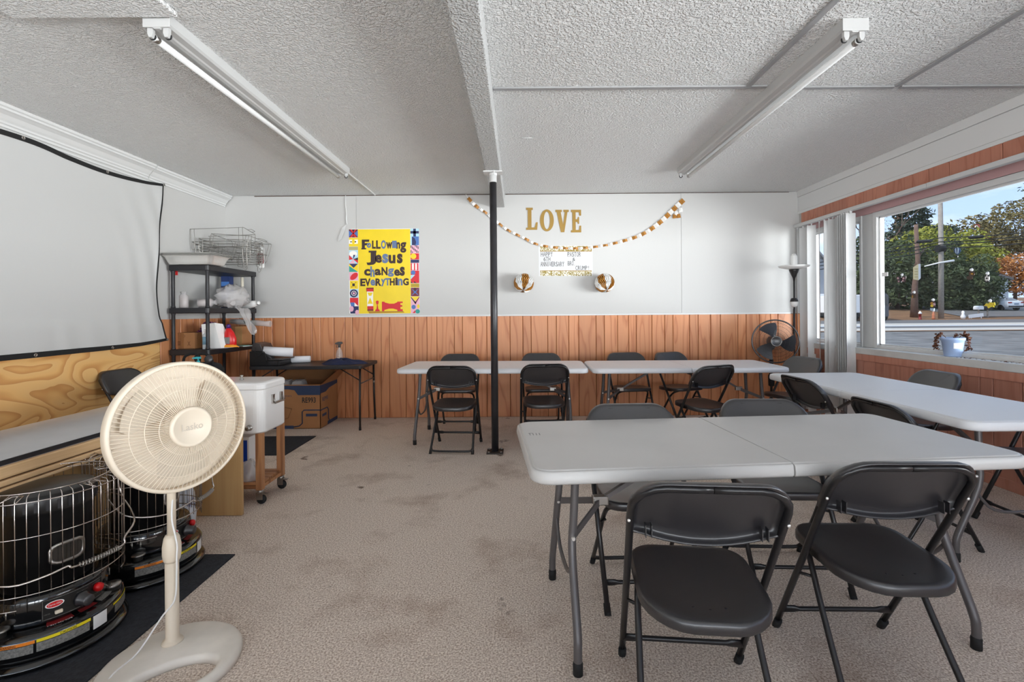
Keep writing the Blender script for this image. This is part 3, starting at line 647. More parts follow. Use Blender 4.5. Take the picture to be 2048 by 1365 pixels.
# ---------------------------------------------------------------- folding chairs
def fy(z): return .22 - .43*z/.78
def make_chair(label, loc, rotz, group):
    t = thing('folding_chair', label, 'chair', loc, rotz, group)
    # seat: a dished plastic pan with a deep skirt
    def sol(ins):
        P = []
        for x_, y_ in rrect(-.19+ins, .19-ins, -.225+ins, .165-ins, [.085, .085, .13, .13], 6):
            P.append((x_, y_ - (.018*(1-(x_/.19)**2) if y_ < -.1 else 0)))
        return P
    def sz(x_, y_): return .432 + .010*(y_/.2) - .012*max(0, 1-(x_/.17)**2-((y_+.03)/.19)**2)
    def ring(k, dz):
        return [(x_*k, (y_+.03)*k-.03, sz(x_*k, (y_+.03)*k-.03)+dz) for x_, y_ in sol(0)]
    L = [ring(.985, -.034), ring(1, -.030), ring(1, -.008), ring(.985, -.001), ring(.96, .0012), ring(.88, 0), ring(.74, 0), ring(.56, 0), ring(.36, 0), ring(.16, 0), ring(.02, 0)]
    mb = MB().loops(L, cap0=False)
    mb.loops([L[0], ring(.965, -.014), ring(.9, -.010), ring(.5, -.010), ring(.05, -.010)], cap0=False, cap1=True)
    seat = mb.build('seat', M['black'], t)
    h = MB()
    for x_, y_ in ((-.045, -.165), (0, -.175), (.045, -.165)): h.lathe([(.0045, 0), (0, .0006)], 8, M=Matrix.Translation((x_, y_, sz(x_, y_)+.0008)))
    h.build('drain_holes', M['ink'], t, 'stuff')
    for s in (-1, 1):
        P = [(s*.205, .22, .012), (s*.212, fy(.4), .4), (s*.216, fy(.62), .62), (s*.216, fy(.70)-.002, .70)] + [(s*(.126+.09*cos(R(a))), fy(.70+.072*sin(R(a)))-.004, .700+.072*sin(R(a))) for a in (20, 45, 70, 90)] + [(s*.05, fy(.772)-.006, .772), (s*.001, fy(.772)-.006, .772)]
        lg = MB().tube(P, .0115, 8).build('leg', M['black_metal'], t)
        c = Vector((s*.205, .22, 0)); d = Vector((s*.007, -.22, .4)).normalized()
        MB().tube([c+Vector((0, .002, 0)), c+d*.045], .0145, 8).build('foot_cap', M['rubber'], lg)
        Q = smooth_path([(s*.192, -.205, .012), (s*.182, -.06, .22), (s*.176, .01, .33), (s*.165, .055, .38), (s*.13, .09, .402), (s*.09, .095, .405)], 4)
        lg = MB().tube(Q, .0105, 8).build('leg', M['black_metal'], t)
        c = Vector((s*.192, -.206, 0)); d = Vector((-s*.01, .145, .208)).normalized()
        MB().tube([c, c+d*.04], .0135, 8).build('foot_cap', M['rubber'], lg)
        MB().lathe([(0, 0), (.0055, .0005), (.0045, .003), (0, .0045)], 8, M=Matrix.Translation((s*.222, fy(.655)-.012, .655)) @ Matrix.Rotation(R(90), 4, 'X')).build('rivet', M['rivet'], t)
        MB().box(s*.186-.004, s*.186+.004, -.05, .05, .395, .425).build('seat_bracket', M['black_metal'], t, bevel=.003)
        MB().tube([(s*.168, fy(.30)-.045, .31), (s*.214, fy(.31), .31)], .006, 6).build('pivot_pin', M['black_metal'], t)
    # front crossbar with flattened ends, rear U bar
    yb = fy(.105)
    MB().loops([[(x_, yb+a*w_, .105+b*h_) for a, b in ((1, 0), (.7, .7), (0, 1), (-.7, .7), (-1, 0), (-.7, -.7), (0, -1), (.7, -.7))] for x_, w_, h_ in ((-.208, .004, .014), (-.165, .004, .014), (-.145, .009, .009), (.145, .009, .009), (.165, .004, .014), (.208, .004, .014))]).build('front_stretcher', M['black_metal'], t)
    MB().tube(smooth_path([(-.190, -.165, .068), (-.184, -.188, .040), (-.155, -.200, .026), (0, -.202, .024), (.155, -.200, .026), (.184, -.188, .040), (.190, -.165, .068)], 3), .0095, 8).build('rear_stretcher', M['black_metal'], t)
    # backrest: a shell with a hollow back
    out = []
    for i in range(13): out.append((.222 - .0*i, 0))
    out = arc(.122, .690, .105, 0, 90, 7) + arc(-.122, .690, .105, 90, 180, 7) + [(-.228, .64), (-.222, .606), (-.20, .604)] + [(-.19+.38*i/10, .6035 - .028*(1-((-.19+.38*i/10)/.19)**2)) for i in range(11)] + [(.20, .604), (.222, .606), (.228, .64)]
    cx, cz = 0, .69
    def lp(k, dy):
        return [(x_*k, fy(cz+(z_-cz)*k) + dy + .030*(x_*k/.22)**2 - .012, cz+(z_-cz)*k) for x_, z_ in out]
    mb = MB().loops([lp(.94, -.020), lp(.98, -.022), lp(1, -.016), lp(.99, .006), lp(.95, .013), lp(.88, .0135), lp(.7, .013), lp(.48, .013), lp(.25, .013), lp(.03, .013)], cap0=False)
    mb.loops([lp(.94, -.020), lp(.92, -.012), lp(.90, .004), lp(.84, .008), lp(.66, .008), lp(.44, .008), lp(.22, .008), lp(.03, .008)], cap0=False)
    br = mb.build('backrest', M['black'], t)
    for s in (-1, 1):
        for xx in (.155, .172):
            z0 = .606; MB().box(s*xx-.0012, s*xx+.0012, fy(.63)-.018, fy(.63)+.006, z0-.004, z0+.032).build('rib', M['black'], t)
    return t
G_C = 'black folding chairs'
ch = make_chair('black folding chair nearest the camera, left of the two seen from behind', (.555, 1.545, 0), -.10, G_C)
CH = [
 ((1.222, 1.715), -.03, 'black folding chair at the near table, right of the two seen from behind'),
 ((.562, 2.242), pi+.03, 'black folding chair facing the camera across the near table, left one'),
 ((1.262, 2.345), pi-.05, 'black folding chair facing the camera across the near table, right one'),
 ((-.592, 4.535), -.073, 'black folding chair seen from behind at the far tables, just left of the pole'),
 ((.235, 4.635), .05, 'black folding chair seen from behind at the far tables, just right of the pole'),
 ((1.645, 4.40), .40, 'black folding chair turned aslant before the right far table, seen from behind'),
 ((-.665, 5.32), pi-.02, 'black folding chair facing the camera behind the left far table, left of the pole'),
 ((.265, 5.33), pi+.03, 'black folding chair facing the camera behind the left far table, right of the pole'),
 ((1.24, 5.33), pi+.12, 'black folding chair facing the camera behind the left half of the right far table'),
 ((1.80, 5.35), pi+.42, 'black folding chair turned aslant behind the right far table, nearest the black fan'),
 ((2.175, 3.43), -pi/2+.03, 'black folding chair with hollow back showing, tucked under the window table'),
 ((2.185, 2.71), -pi/2+.02, 'black folding chair squeezed between the near table and the window table'),
 ((2.96, 3.66), pi/2-.06, 'black folding chair by the window facing in, only its shining backrest showing'),
 ((2.965, 2.72), pi/2, 'black folding chair by the window mostly cut off by the right edge of the photo'),
 ((2.66, 4.78), pi/2+.24, 'black folding chair at the end of the far table before the white blinds'),
]
for (x_, y_), rz, lab in CH: dup(ch, (x_, y_, 0), rz, lab, scale=.955 if 'squeezed' in lab else 1)
# one more chair folded flat against the plywood
fc = dup(ch, (-3.28, 4.22, .0), -pi/2, 'black folding chair standing by the plywood, mostly hidden behind the cream fan')

# ---------------------------------------------------------------- black pole
p = thing('support_pole', 'black steel pole holding up the ceiling beam', 'pole', (-.217, 4.382, 0))
MB().lathe([(.032, .012), (.032, 2.50), (.0, 2.50)], 20).build('tube', M['pole'], p)
b = MB()
b.box(-.075, .075, -.075, .075, 0, .012)
b.build('base_plate', mat('rusty black plate', (58, 50, 44), .6, var=.5, vscale=40), p, bevel=.003)
for sx in (-1, 1):
    for sy in (-1, 1): MB().lathe([(.011, .012), (.011, .022), (0, .024)], 6, M=Matrix.Translation((sx*.055, sy*.055, 0))).build('bolt', M['steel'], p)
MB().box(-.085, .085, -.06, .06, 2.524, 2.534).build('top_plate', M['trim'], p, bevel=.002)
MB().lathe([(.034, 2.44), (.034, 2.50), (.037, 2.50), (.037, 2.524), (0, 2.524)], 16).build('screw_collar', M['trim'], p)
MB().tube([(.01, -.045, 2.50), (.012, -.06, 2.53), (.01, -.062, 2.552)], .005, 6).build('hook', M['trim'], p)

# ---------------------------------------------------------------- ceiling strip lights
M['tube_glass'] = mat('unlit fluorescent tube', (214, 214, 213), .25)
def strip_light(label, x0, y0, y1, lamp):
    t = thing('fluorescent_light', label, 'light', (x0, y0, ZC), 0, 'ceiling strip lights'); Ln = y1-y0
    MB().prism([(-.0625, 0), (-.0625, -.048), (-.052, -.058), (-.02, -.062), (-.012, -.068), (.012, -.068), (.02, -.062), (.052, -.058), (.0625, -.048), (.0625, 0)], .004, Ln, 'xz').build('housing', M['fixture'], t)
    MB().box(-.065, .065, 0, .006, -.062, 0).build('end_plate', M['fixture'], t, bevel=.002)
    MB().prism([(-.0627, -.002), (-.0627, -.05), (.0627, -.05), (.0627, -.002)], Ln*.5-.001, Ln*.5+.002, 'xz').build('joint_band', M['fixture'], t)
    for e_, yy in ((0, .012), (1, Ln-.03)):
        for s in (-1, 1):
            so = MB().prism([(s*.038-.013, -.056), (s*.038+.013, -.056), (s*.038+.013, -.085), (s*.038+.006, -.103), (s*.038-.006, -.103), (s*.038-.013, -.085)], yy, yy+.018, 'xz').build('socket', M['fixture'], t)
            MB().tube([(s*.038+.013*cos(R(a)), yy+(.02 if e_ == 0 else -.002), -.092+.013*sin(R(a))) for a in range(150, 391, 24)], .004, 6).build('gasket', M['rubber'], so)
    tb = MB().lathe([(.0, .034), (.0165, .034), (.0165, Ln-.034), (0, Ln-.034)], 14, M=Matrix.Translation((lamp*.038, 0, -.092)) @ Matrix.Rotation(R(-90), 4, 'X')).build('tube', M['tube_glass'], t)
    for yy in (.04, Ln-.065): MB().lathe([(.0172, yy), (.0172, yy+.025)], 14, M=Matrix.Translation((lamp*.038, 0, -.092)) @ Matrix.Rotation(R(-90), 4, 'X')).build('end_cap', M['steel'], tb)
    return t
strip_light('long white strip light on the ceiling over the screen side', -1.712, 2.305, 4.78, -1)
strip_light('long white strip light on the ceiling over the window side', 1.672, 2.38, 4.86, 1)
tag(MB().box(-1.722, -1.704, 4.78, YB-.03, ZC-.014, ZC).build('cable_raceway', M['trim'], bevel=.003), 'thin white cable raceway running from the left strip light to the wall', 'cable cover')
# ---------------------------------------------------------------- projection screen on the left wall
sc = thing('projection_screen', 'large white cloth projection screen with black edging on the left wall', 'screen', (XL, 3.4, 1.75))
TOP = [(1.0, 2.50), (1.9, 2.42), (2.7, 2.50), (3.43, 2.542), (3.80, 2.515), (4.133, 2.503), (4.50, 2.525), (4.800, 2.565)]
BOT = [(1.0, .965), (1.9, .955), (2.7, .96), (3.488, .965), (3.80, .968), (4.155, .972), (4.50, .983), (4.807, 1.012)]
RGT = [(4.800, 2.565), (4.762, 2.28), (4.737, 2.0), (4.712, 1.75), (4.700, 1.5), (4.735, 1.25), (4.807, 1.012)]
def poly_at(P, t):
    P = [Vector((a, b, 0)) for a, b in P]; k = min(int(t*(len(P)-1)), len(P)-2); f = t*(len(P)-1)-k
    a, b, c, d = P[max(k-1, 0)], P[k], P[k+1], P[min(k+2, len(P)-1)]
    return .5*((2*b) + (c-a)*f + (2*a-5*b+4*c-d)*f*f + (3*b-3*c+d-a)*f**3)
def scr(u, v, off=0):
    a, b = poly_at(TOP, u), poly_at(BOT, u); p = b + (a-b)*v
    r = poly_at(RGT, 1-v); lin_r = poly_at(BOT, 1) + (poly_at(TOP, 1)-poly_at(BOT, 1))*v
    p += (r-lin_r)*max(0, (u-.55)/.45)**2
    z = p.y; x_ = .030
    x_ += .006*(1-u)*0 + .016*(1/(1+math.exp(-(1.215-z)*110)))                # the panelling edge behind pushes the cloth out
    k = max(0, u-.70)/.30
    x_ += .0075*k*sin(46*(u*1.0+.30*(v-.2)**2) * 1.35)*(1-abs(v-.35)*.8)
    x_ += .003*max(0, .25-v)/.25*sin(60*u+8*v)
    return (x_+off, p.x-3.4, z-1.75)
MB().grid(lambda a, b: scr(a, b), 120, 60).build('cloth', M['cloth_white'], sc, fix=False)
def ribbon(fn, n, name):
    mb = MB(); L = []
    for i in range(n+1):
        a, b = fn(i/n); a, b = Vector(a), Vector(b); q = Vector((.004, 0, 0))
        L.append([a+q, b+q, b-q*.2, a-q*.2])
    mb.loops(L, smooth=False); return mb.build(name, M['cloth_black'], sc)
wdt = .023
ribbon(lambda t: (scr(t, 1.0, .002), scr(t, 1-wdt, .002)), 60, 'top_edging')
ribbon(lambda t: (scr(t, 0.0, .002), scr(t, wdt*1.1, .002)), 60, 'bottom_edging')
ribbon(lambda t: (scr(1, t, .002), scr(1-.0105, t, .002)), 40, 'side_edging')
def grommet(u, v):
    p = scr(u, v, .008)
    return MB().lathe([(.005, 0), (.007, .003), (.012, .003), (.014, 0)], 14, M=Matrix.Translation(p) @ Matrix.Rotation(R(90), 4, 'Y')).build('grommet', M['steel'], sc)
for y_ in (3.43, 4.133, 4.795): grommet((TOP.index(min(TOP, key=lambda q: abs(q[0]-y_))))/7, 1-.008)
for y_ in (3.488, 4.155, 4.80): grommet((BOT.index(min(BOT, key=lambda q: abs(q[0]-y_))))/7, .012)
# plywood under it
def plywood_mat():
    m = bpy.data.materials.new('pine plywood'); m.use_nodes = True; t = m.node_tree; b = t.nodes['Principled BSDF']; L = t.links.new; N = t.nodes.new
    tc = N('ShaderNodeTexCoord'); mp = N('ShaderNodeMapping'); mp.inputs['Scale'].default_value = (1, .62, 2.2); L(tc.outputs['Object'], mp.inputs[0])
    n = N('ShaderNodeTexNoise'); n.inputs['Scale'].default_value = 1.9; n.inputs['Detail'].default_value = 1.2; n.inputs['Distortion'].default_value = .7; L(mp.outputs[0], n.inputs['Vector'])
    mu = N('ShaderNodeMath'); mu.operation = 'MULTIPLY'; mu.inputs[1].default_value = 10; L(n.outputs['Fac'], mu.inputs[0])
    fr = N('ShaderNodeMath'); fr.operation = 'FRACT'; L(mu.outputs[0], fr.inputs[0])
    r = N('ShaderNodeValToRGB'); e = r.color_ramp.elements; e[0].position = 0; e[0].color = lin((226, 182, 120)); e[1].position = 1; e[1].color = lin((196, 140, 80))
    x = e.new(.55); x.color = lin((226, 178, 112)); x = e.new(.86); x.color = lin((206, 150, 88)); L(fr.outputs[0], r.inputs[0])
    v = N('ShaderNodeTexVoronoi'); v.inputs['Scale'].default_value = 1.7; L(mp.outputs[0], v.inputs['Vector'])
    kr = N('ShaderNodeValToRGB'); kr.color_ramp.elements[0].position = .02; kr.color_ramp.elements[0].color = lin((70, 40, 22)); kr.color_ramp.elements[1].position = .07; kr.color_ramp.elements[1].color = (1, 1, 1, 1); L(v.outputs['Distance'], kr.inputs[0])
    k = N('ShaderNodeMix'); k.data_type = 'RGBA'; k.blend_type = 'MULTIPLY'; k.inputs[0].default_value = 1; L(r.outputs[0], k.inputs[6]); L(kr.outputs[0], k.inputs[7]); L(k.outputs[2], b.inputs['Base Color'])
    b.inputs['Roughness'].default_value = .6; return m
M['plywood'] = plywood_mat()
tag(MB().box(0, .014, 0, 3.35, 0, 1.10).build('plywood_sheet', M['plywood'], loc=(XL+.002, 1.4, .005), bevel=.002), 'knotty pine plywood sheet on the wall below the screen', 'plywood')

# ---------------------------------------------------------------- counter along the left wall
M['laminate'] = mat('grey gloss laminate', (176, 173, 175), .12, spec=.5, var=.06, vscale=5)
M['pale_wood'] = wood('pale birch edging', (204, 166, 120), (232, 200, 158), 1.0, 'Y', .5, 2.0, (.1, .9), .5)
M['tan_board'] = wood('tan birch board', (196, 154, 100), (216, 178, 124), .8, 'Z', .5, 2.0, (.1, .9), .5)
ct = thing('counter', 'low counter with glossy grey top and pale wooden edge along the left wall', 'counter', (-2.2, 2.0, 0))
def cbox(name, m, x0, x1, y0, y1, z0, z1, bv=.003): return MB().box(x0+2.2, x1+2.2, y0-2.0, y1-2.0, z0, z1).build(name, m, ct, bevel=bv)
cbox('top', M['laminate'], -2.50, -1.978, .6, 2.99, .685, .715, .002)
cbox('edge_trim', M['ink'], -1.978, -1.974, .6, 2.99, .695, .714, 0)
cbox('edge_board', M['pale_wood'], -1.986, -1.962, .6, 2.99, .645, .692, .006)
cbox('edge_board', M['pale_wood'], -1.988, -1.964, .6, 2.99, .615, .639, .006)
cbox('edge_board', M['pale_wood'], -1.990, -1.968, .6, 2.99, .594, .609, .004)
cbox('joint_backing', M['backing'], -2.02, -1.984, .6, 2.99, .598, .69, 0)
cbox('front_panel', M['tan_board'], -2.225, -2.205, .6, 2.99, .0, .684)
cbox('end_panel', M['tan_board'], -2.49, -2.226, 2.965, 2.985, .0, .684)
bd = tag(MB().box(-.32, .32, 0, .022, 0, .66).build('wooden_board', M['tan_board'], loc=(-2.062, 3.04, .002), bevel=.003), 'tan wooden board standing on edge in front of the white cooler cart', 'board')
# cable tangle under the counter edge
mb = MB(); rng = random.Random(4)
for k in range(7):
    P = [(0, -.30+.1*i+rng.uniform(-.03, .03), rng.uniform(-.028, .025)) for i in range(7)]
    P = [(rng.uniform(-.02, .02), y_, z_) for _, y_, z_ in P]; mb.tube(smooth_path(P, 4), .0028, 5)
tag(mb.build('cable_tangle', M['rubber'], None, 'stuff', fix=False, loc=(-2.185, 1.98, .56)), 'tangle of thin black cable hanging under the counter edge', 'cable', kind='stuff')

# ---------------------------------------------------------------- kerosene heaters on a black mat
M['mat_black'] = mat('charcoal ribbed mat', (44, 46, 52), .95, var=.4, vscale=60, bump=.6, bscale=120)
tag(MB().box(-2.18, -1.495, 1.0, 2.545, 0, .008).build('floor_mat', M['mat_black'], bevel=.003), 'charcoal mat on the carpet under the two heaters', 'mat')
tag(MB().box(-3.05, -2.09, 4.33, 4.99, 0, .008).build('floor_mat', M['mat_black'], bevel=.003), 'charcoal mat on the carpet behind the cooler cart', 'mat')
def cyl(r, a, z): return (r*sin(R(a)), -r*cos(R(a)), z)        # a = 0 faces front (-y), + to the right seen from the front... (+x)
def heater(label, loc, rotz):
    t = thing('kerosene_heater', label, 'heater', loc, rotz, 'kerosene heaters')
    MB().lathe([(.232, 0), (.246, .006), (.250, .016), (.246, .024), (.236, .030), (.230, .034), (0, .034)], 64).build('drip_tray', M['enamel'], t)
    MB().lathe([(.222, .034), (.230, .042), (.234, .060), (.234, .108), (.230, .118), (.218, .126), (.165, .134), (.0, .134)], 64).build('fuel_tank', M['enamel'], t)
    MB().lathe([(.182, .134), (.185, .14), (.185, .225), (.180, .234), (.150, .240), (0, .24)], 48).build('burner_housing', M['enamel'], t)
    sl = MB()
    for a in range(60, 301, 10): sl.lathe([(0, -.014), (.003, -.014), (.003, .014), (0, .014)], 6, M=Matrix.Translation(cyl(.1845, a, .19)))
    sl.build('vent_slots', M['steel'], t, 'stuff')
    MB().lathe([(.138, .24), (.138, .515), (.146, .520), (.150, .530), (.150, .575), (.146, .586), (.138, .590), (.0, .598)], 48).build('chimney', M['enamel_dark'], t)
    sl = MB()
    for a in range(0, 360, 12): sl.box(-.005, .005, -.0015, .0015, .534, .570, M=Matrix.Rotation(R(a), 4, 'Z') @ Matrix.Translation((0, -.1502, 0)))
    sl.build('louvre_slots', M['ink'], t, 'stuff')
    # guard cage of vertical wires and hoops, open in front of the controls
    cg = MB(); rc = .235
    for i in range(48):
        a = i*7.5; low = .212 if not (-34 < ((a+180) % 360)-180 < 34) else .262
        cg.tube([cyl(rc, a, low), cyl(rc, a, .606), cyl(rc-.006, a, .616), cyl(rc-.035, a, .622)], .0016, 5)
    cg.build('cage_wires', M['chrome'], t, 'stuff')
    for z, r_ in ((.600, rc+.002), (.476, rc+.002), (.274, rc+.002), (.228, rc+.002), (.624, rc-.035)):
        gap = z == .228
        P = [cyl(r_, a, z) for a in (range(40, 321, 6) if gap else range(0, 360, 6))]
        MB().tube(P, .0021, 5, closed=not gap).build('cage_hoop', M['chrome'], t)
    for a in (-52, 18, 90, 162, 234):
        P = [cyl(rc-.002, a-7, .60), cyl(.165, a-6, .606), cyl(.165, a+6, .606), cyl(rc-.002, a+7, .60)]
        MB().tube(P, .0022, 5).build('cage_stay', M['chrome'], t)
    MB().box(-.028, .028, -.003, .003, .594, .611, M=Matrix.Rotation(R(28), 4, 'Z') @ Matrix.Translation((0, -.170, 0))).build('cage_clip', M['steel'], t, bevel=.002)
    # viewing window
    def face(r, a0, a1, z0, z1, rr, n=4):
        P = rrect(0, 1, 0, 1, rr, n); return [cyl(r, a0+(a1-a0)*p, z0+(z1-z0)*q) for p, q in P]
    MB().loops([face(.139, -24, 24, .318, .400, .3), face(.1425, -24, 24, .318, .400, .3), face(.1425, -19.5, 19.5, .330, .388, .28), face(.139, -19.5, 19.5, .330, .388, .28)], cap0=False, cap1=False).build('window_frame', M['steel'], t)
    MB().grid(lambda a, b: cyl(.1395, -19.5+39*a, .328+.062*b), 8, 1).build('viewing_window', M['enamel'], t, fix=False)
    # bail handle with spring grip
    H_ = smooth_path([cyl(.243, -88, .44), cyl(.262, -70, .36), cyl(.28, -44, .335), cyl(.285, -26, .345), cyl(.286, -14, .358), cyl(.286, -10, .348), cyl(.286, 22, .348), cyl(.285, 26, .375), cyl(.278, 44, .40), cyl(.262, 70, .415), cyl(.256, 84, .45), cyl(.25, 89, .50), cyl(.243, 88, .54)], 4)
    hd = MB().tube(H_, .0038, 6).build('handle', M['chrome'], t)
    sp = []
    for i in range(15*8+1):
        a = -8+28*i/120; b = 2*pi*i/8; sp.append(Vector(cyl(.286+.0085*cos(b), a, .348+.0085*sin(b))))
    MB().tube(sp, .0023, 4).build('spring_grip', M['steel'], hd)
    # control panel
    MB().grid(lambda a, b: cyl(.1865, -30+62*a, .145+.075*b), 14, 1).build('control_panel', M['enamel_dark'], t, fix=False)
    P = [cyl(.1872, -29, .148)] + [cyl(.1872, -29+60*i/12, .148) for i in range(1, 13)] + [cyl(.1872, 31-60*i/12, .217) for i in range(13)]
    MB().tube(P, .0009, 4, closed=True).build('panel_border', M['label_grey'], t)
    def cm_(r): return lambda a, b: cyl(r, a, b)
    lg = MB().add([cyl(.1874, -19+8*cos(2*pi*i/24), .196+.0125*sin(2*pi*i/24)) for i in range(24)], [tuple(range(24))]).add([cyl(.1879, -19+6.8*cos(2*pi*i/24), .196+.0098*sin(2*pi*i/24)) for i in range(24)], [tuple(range(24))], 1)
    fit_text(lg, 'Dyna-Glo', (-24.5, .192, -13.5, .200), cm_(.1884), 0)
    lg.build('logo_badge', [M['white'], M['red']], t, fix=False)
    tx = MB()
    fit_text(tx, 'IGNITER', (-28, .164, -23, .168), cm_(.1875)); fit_text(tx, 'EXTINGUISHER', (17, .205, 28, .209), cm_(.1875)); fit_text(tx, 'WICK ADJUSTER', (0, .203, 12, .207), cm_(.1875)); fit_text(tx, 'PUSH', (19, .162, 26, .166), cm_(.1875))
    tx.build('panel_lettering', M['label_grey'], t, fix=False)
    Mx = lambda a, r, z: Matrix.Translation(cyl(r, a, z)) @ Matrix.Rotation(R(a), 4, 'Z') @ Matrix.Rotation(R(90), 4, 'X')
    MB().lathe([(.026, 0), (.026, .010), (.021, .014), (.020, .040), (.017, .043), (0, .043)], 20, M=Mx(5, .186, .176)).build('wick_knob', M['black'], t)
    MB().lathe([(.0165, 0), (.0165, .012), (.013, .020), (.006, .023), (0, .0235)], 18, M=Mx(23, .186, .187)).build('stop_button', M['red'], t)
    MB().box(-.011, .011, -.006, .006, 0, .012, M=Mx(-16, .186, .166)).build('igniter_button', M['cream'], t, bevel=.003)
    # tank fittings and labels
    fcap = MB().lathe([(.018, .128), (.018, .148), (.027, .148), (.027, .154), (.022, .157), (0, .158)], 20, M=Matrix.Translation(cyl(.202, -62, 0))).build('fuel_gauge', M['steel'], t)
    MB().lathe([(.026, .126), (.026, .136), (.028, .136), (.028, .150), (.0, .152)], 22, M=Matrix.Translation(cyl(.198, 52, 0))).build('fuel_cap', M['steel'], t)
    MB().tube(smooth_path([cyl(.187, 30, .19), cyl(.20, 36, .165), cyl(.20, 42, .15), cyl(.198, 48, .153)], 5), .0016, 5).build('cap_chain', M['chrome'], t)
    rl = .2352
    def lab(a0, a1, z0, z1, m, nm, r=rl): return MB().grid(lambda a, b: cyl(r, a0+(a1-a0)*a, z0+(z1-z0)*b), 8, 1).build(nm, m, t, fix=False)
    lab(-32, 5, .099, .110, M['yellow'], 'caution_label'); lab(-64, -33, .099, .110, M['orange'], 'warning_label'); lab(28, 62, .100, .108, M['yellow'], 'caution_label')
    lab(-32, 4, .066, .097, M['label_grey'], 'small_print'); lab(-64, -34, .066, .097, M['label_grey'], 'small_print'); lab(30, 60, .066, .098, M['label_grey'], 'small_print')
    lab(7, 20, .058, .108, M['white'], 'sticker', rl+.0003)
    tx = MB(); fit_text(tx, 'CAUTION', (-17, .1005, -6, .1085), cm_(rl+.0006), 0, .01); fit_text(tx, 'WARNING', (-56, .1005, -45, .1085), cm_(rl+.0006), 0, .01); fit_text(tx, 'CAUTION', (40, .1005, 50, .1075), cm_(rl+.0006), 0, .01)
    tx.build('label_lettering', M['ink'], t, fix=False)
    def deck(a, q): r_ = .168+(.050)*q; return cyl(r_, a, .1262+.008*(1-q)+.0008)
    d = MB().grid(lambda a, b: deck(-26+22*a, .18+.5*b), 6, 2, 0).grid(lambda a, b: deck(2+18*a, .18+.45*b), 6, 2, 0).grid(lambda a, b: deck(24+20*a, .15+.55*b), 6, 2, 1)
    d.build('deck_print', [M['darkred'], M['label_grey']], t, fix=False)
    tx = MB(); fit_text(tx, '1-877-447-4768', (-25, .66, -6, .78), lambda a, b: (lambda p: (p[0], p[1], p[2]+.0008))(deck(a, b)), 0)
    tx.build('deck_lettering', M['white'], t, fix=False)
    return t
heater('black kerosene heater in a wire guard cut by the left edge of the photo', (-1.858, 1.905, .008), R(69))
heater('black kerosene heater in a wire guard behind the pole of the cream fan', (-1.862, 2.41, .008), R(92))
# crumpled plastic bag on the floor
def bag(name, lab, cat, loc, rx, ry, h, m, seed, top=.45):
    rng = random.Random(seed); ph = [rng.uniform(0, 6.28) for _ in range(6)]; L = []
    for i in range(9):
        q = i/8; k = (1-(1-top)*q**1.4)*(1+.0*q); Lr = []
        for j in range(28):
            a = 2*pi*j/28; w_ = 1 + .10*sin(5*a+ph[0]+3*q) + .07*sin(9*a+ph[1]-5*q) + .05*sin(13*a+ph[2]+9*q)
            Lr.append((rx*k*w_*cos(a), ry*k*w_*sin(a), h*q + .02*sin(3*a+ph[3])*q))
        L.append(Lr)
    return tag(MB().loops(L).build(name, m, loc=loc), lab, cat)
def print_mat(name, base, ink, sc_=7):
    m = mat(name, base, .35); t = m.node_tree; b = t.nodes['Principled BSDF']; tc = t.nodes.new('ShaderNodeTexCoord'); n = t.nodes.new('ShaderNodeTexNoise'); n.inputs['Scale'].default_value = sc_; n.inputs['Detail'].default_value = 3
    t.links.new(tc.outputs['Object'], n.inputs['Vector']); r = t.nodes.new('ShaderNodeValToRGB'); r.color_ramp.elements[0].position = .55; r.color_ramp.elements[1].position = .6
    r.color_ramp.elements[0].color = lin(base); r.color_ramp.elements[1].color = lin(ink); t.links.new(n.outputs['Fac'], r.inputs[0]); t.links.new(r.outputs[0], b.inputs['Base Color']); return m
bag('plastic_sack', 'crumpled white and blue plastic sack on the floor beside the far heater', 'bag', (-2.005, 2.86, .0), .085, .07, .24, print_mat('blue printed white plastic', (226, 230, 236), (60, 70, 140)), 3, .8)

# ---------------------------------------------------------------- cream pedestal fan
fan = thing('pedestal_fan', 'cream pedestal fan standing on the carpet in front of the heaters', 'fan', (-1.315, 1.83, 0))
O = Vector((-1.315, 1.83, 0))
fc_, f1, f2 = Vector((-1.255, 1.742, 0)) - O, Vector((.55, -.835, 0)).normalized(), Vector((.835, .55, 0)).normalized()
hc = fc_ + f1*.105
n = 64; outer = [fc_ + f1*.222*cos(2*pi*i/n) + f2*.222*sin(2*pi*i/n) for i in range(n)]
inner = [hc + f1*.083*cos(2*pi*i/n) + f2*.135*sin(2*pi*i/n) for i in range(n)]
def lv(P, z, k=1.0, c=fc_): return [Vector((c.x+(p.x-c.x)*k, c.y+(p.y-c.y)*k, z)) for p in P]
MB().loops([lv(outer, 0), lv(outer, .018), lv(outer, .027, .975), lv(outer, .031, .93), lv(inner, .033, 1.12, hc), lv(inner, .028, 1.02, hc), lv(inner, .006, 1.0, hc), lv(inner, 0, 1.0, hc)], ring=True).build('base', M['cream_base'], fan)
MB().lathe([(.036, .031), (.034, .038), (.026, .042), (.0225, .05), (.0225, .355), (.0, .355)], 24).build('lower_pole', M['cream'], fan)
MB().lathe([(.0232, .335), (.028, .345), (.031, .365), (.031, .395), (.026, .425), (.0205, .436), (.0, .436)], 16, smooth=True).build('collar', M['cream'], fan)
MB().lathe([(.0145, .43), (.0145, .76), (0, .76)], 20).build('upper_pole', M['cream'], fan)
MB().tube(smooth_path([(.0, .02, .66), (.015, -.02, .52), (.028, -.02, .44), (.033, -.018, .40), (.034, -.022, .36), (.028, -.015, .3), (.022, -.018, .2), (-.02, -.03, .14), (-.075, -.075, .04), (-.085, -.17, .034), (-.075, -.25, .008), (-.06, -.40, .006)], 5), .0032, 6).build('power_cord', M['white'], fan)
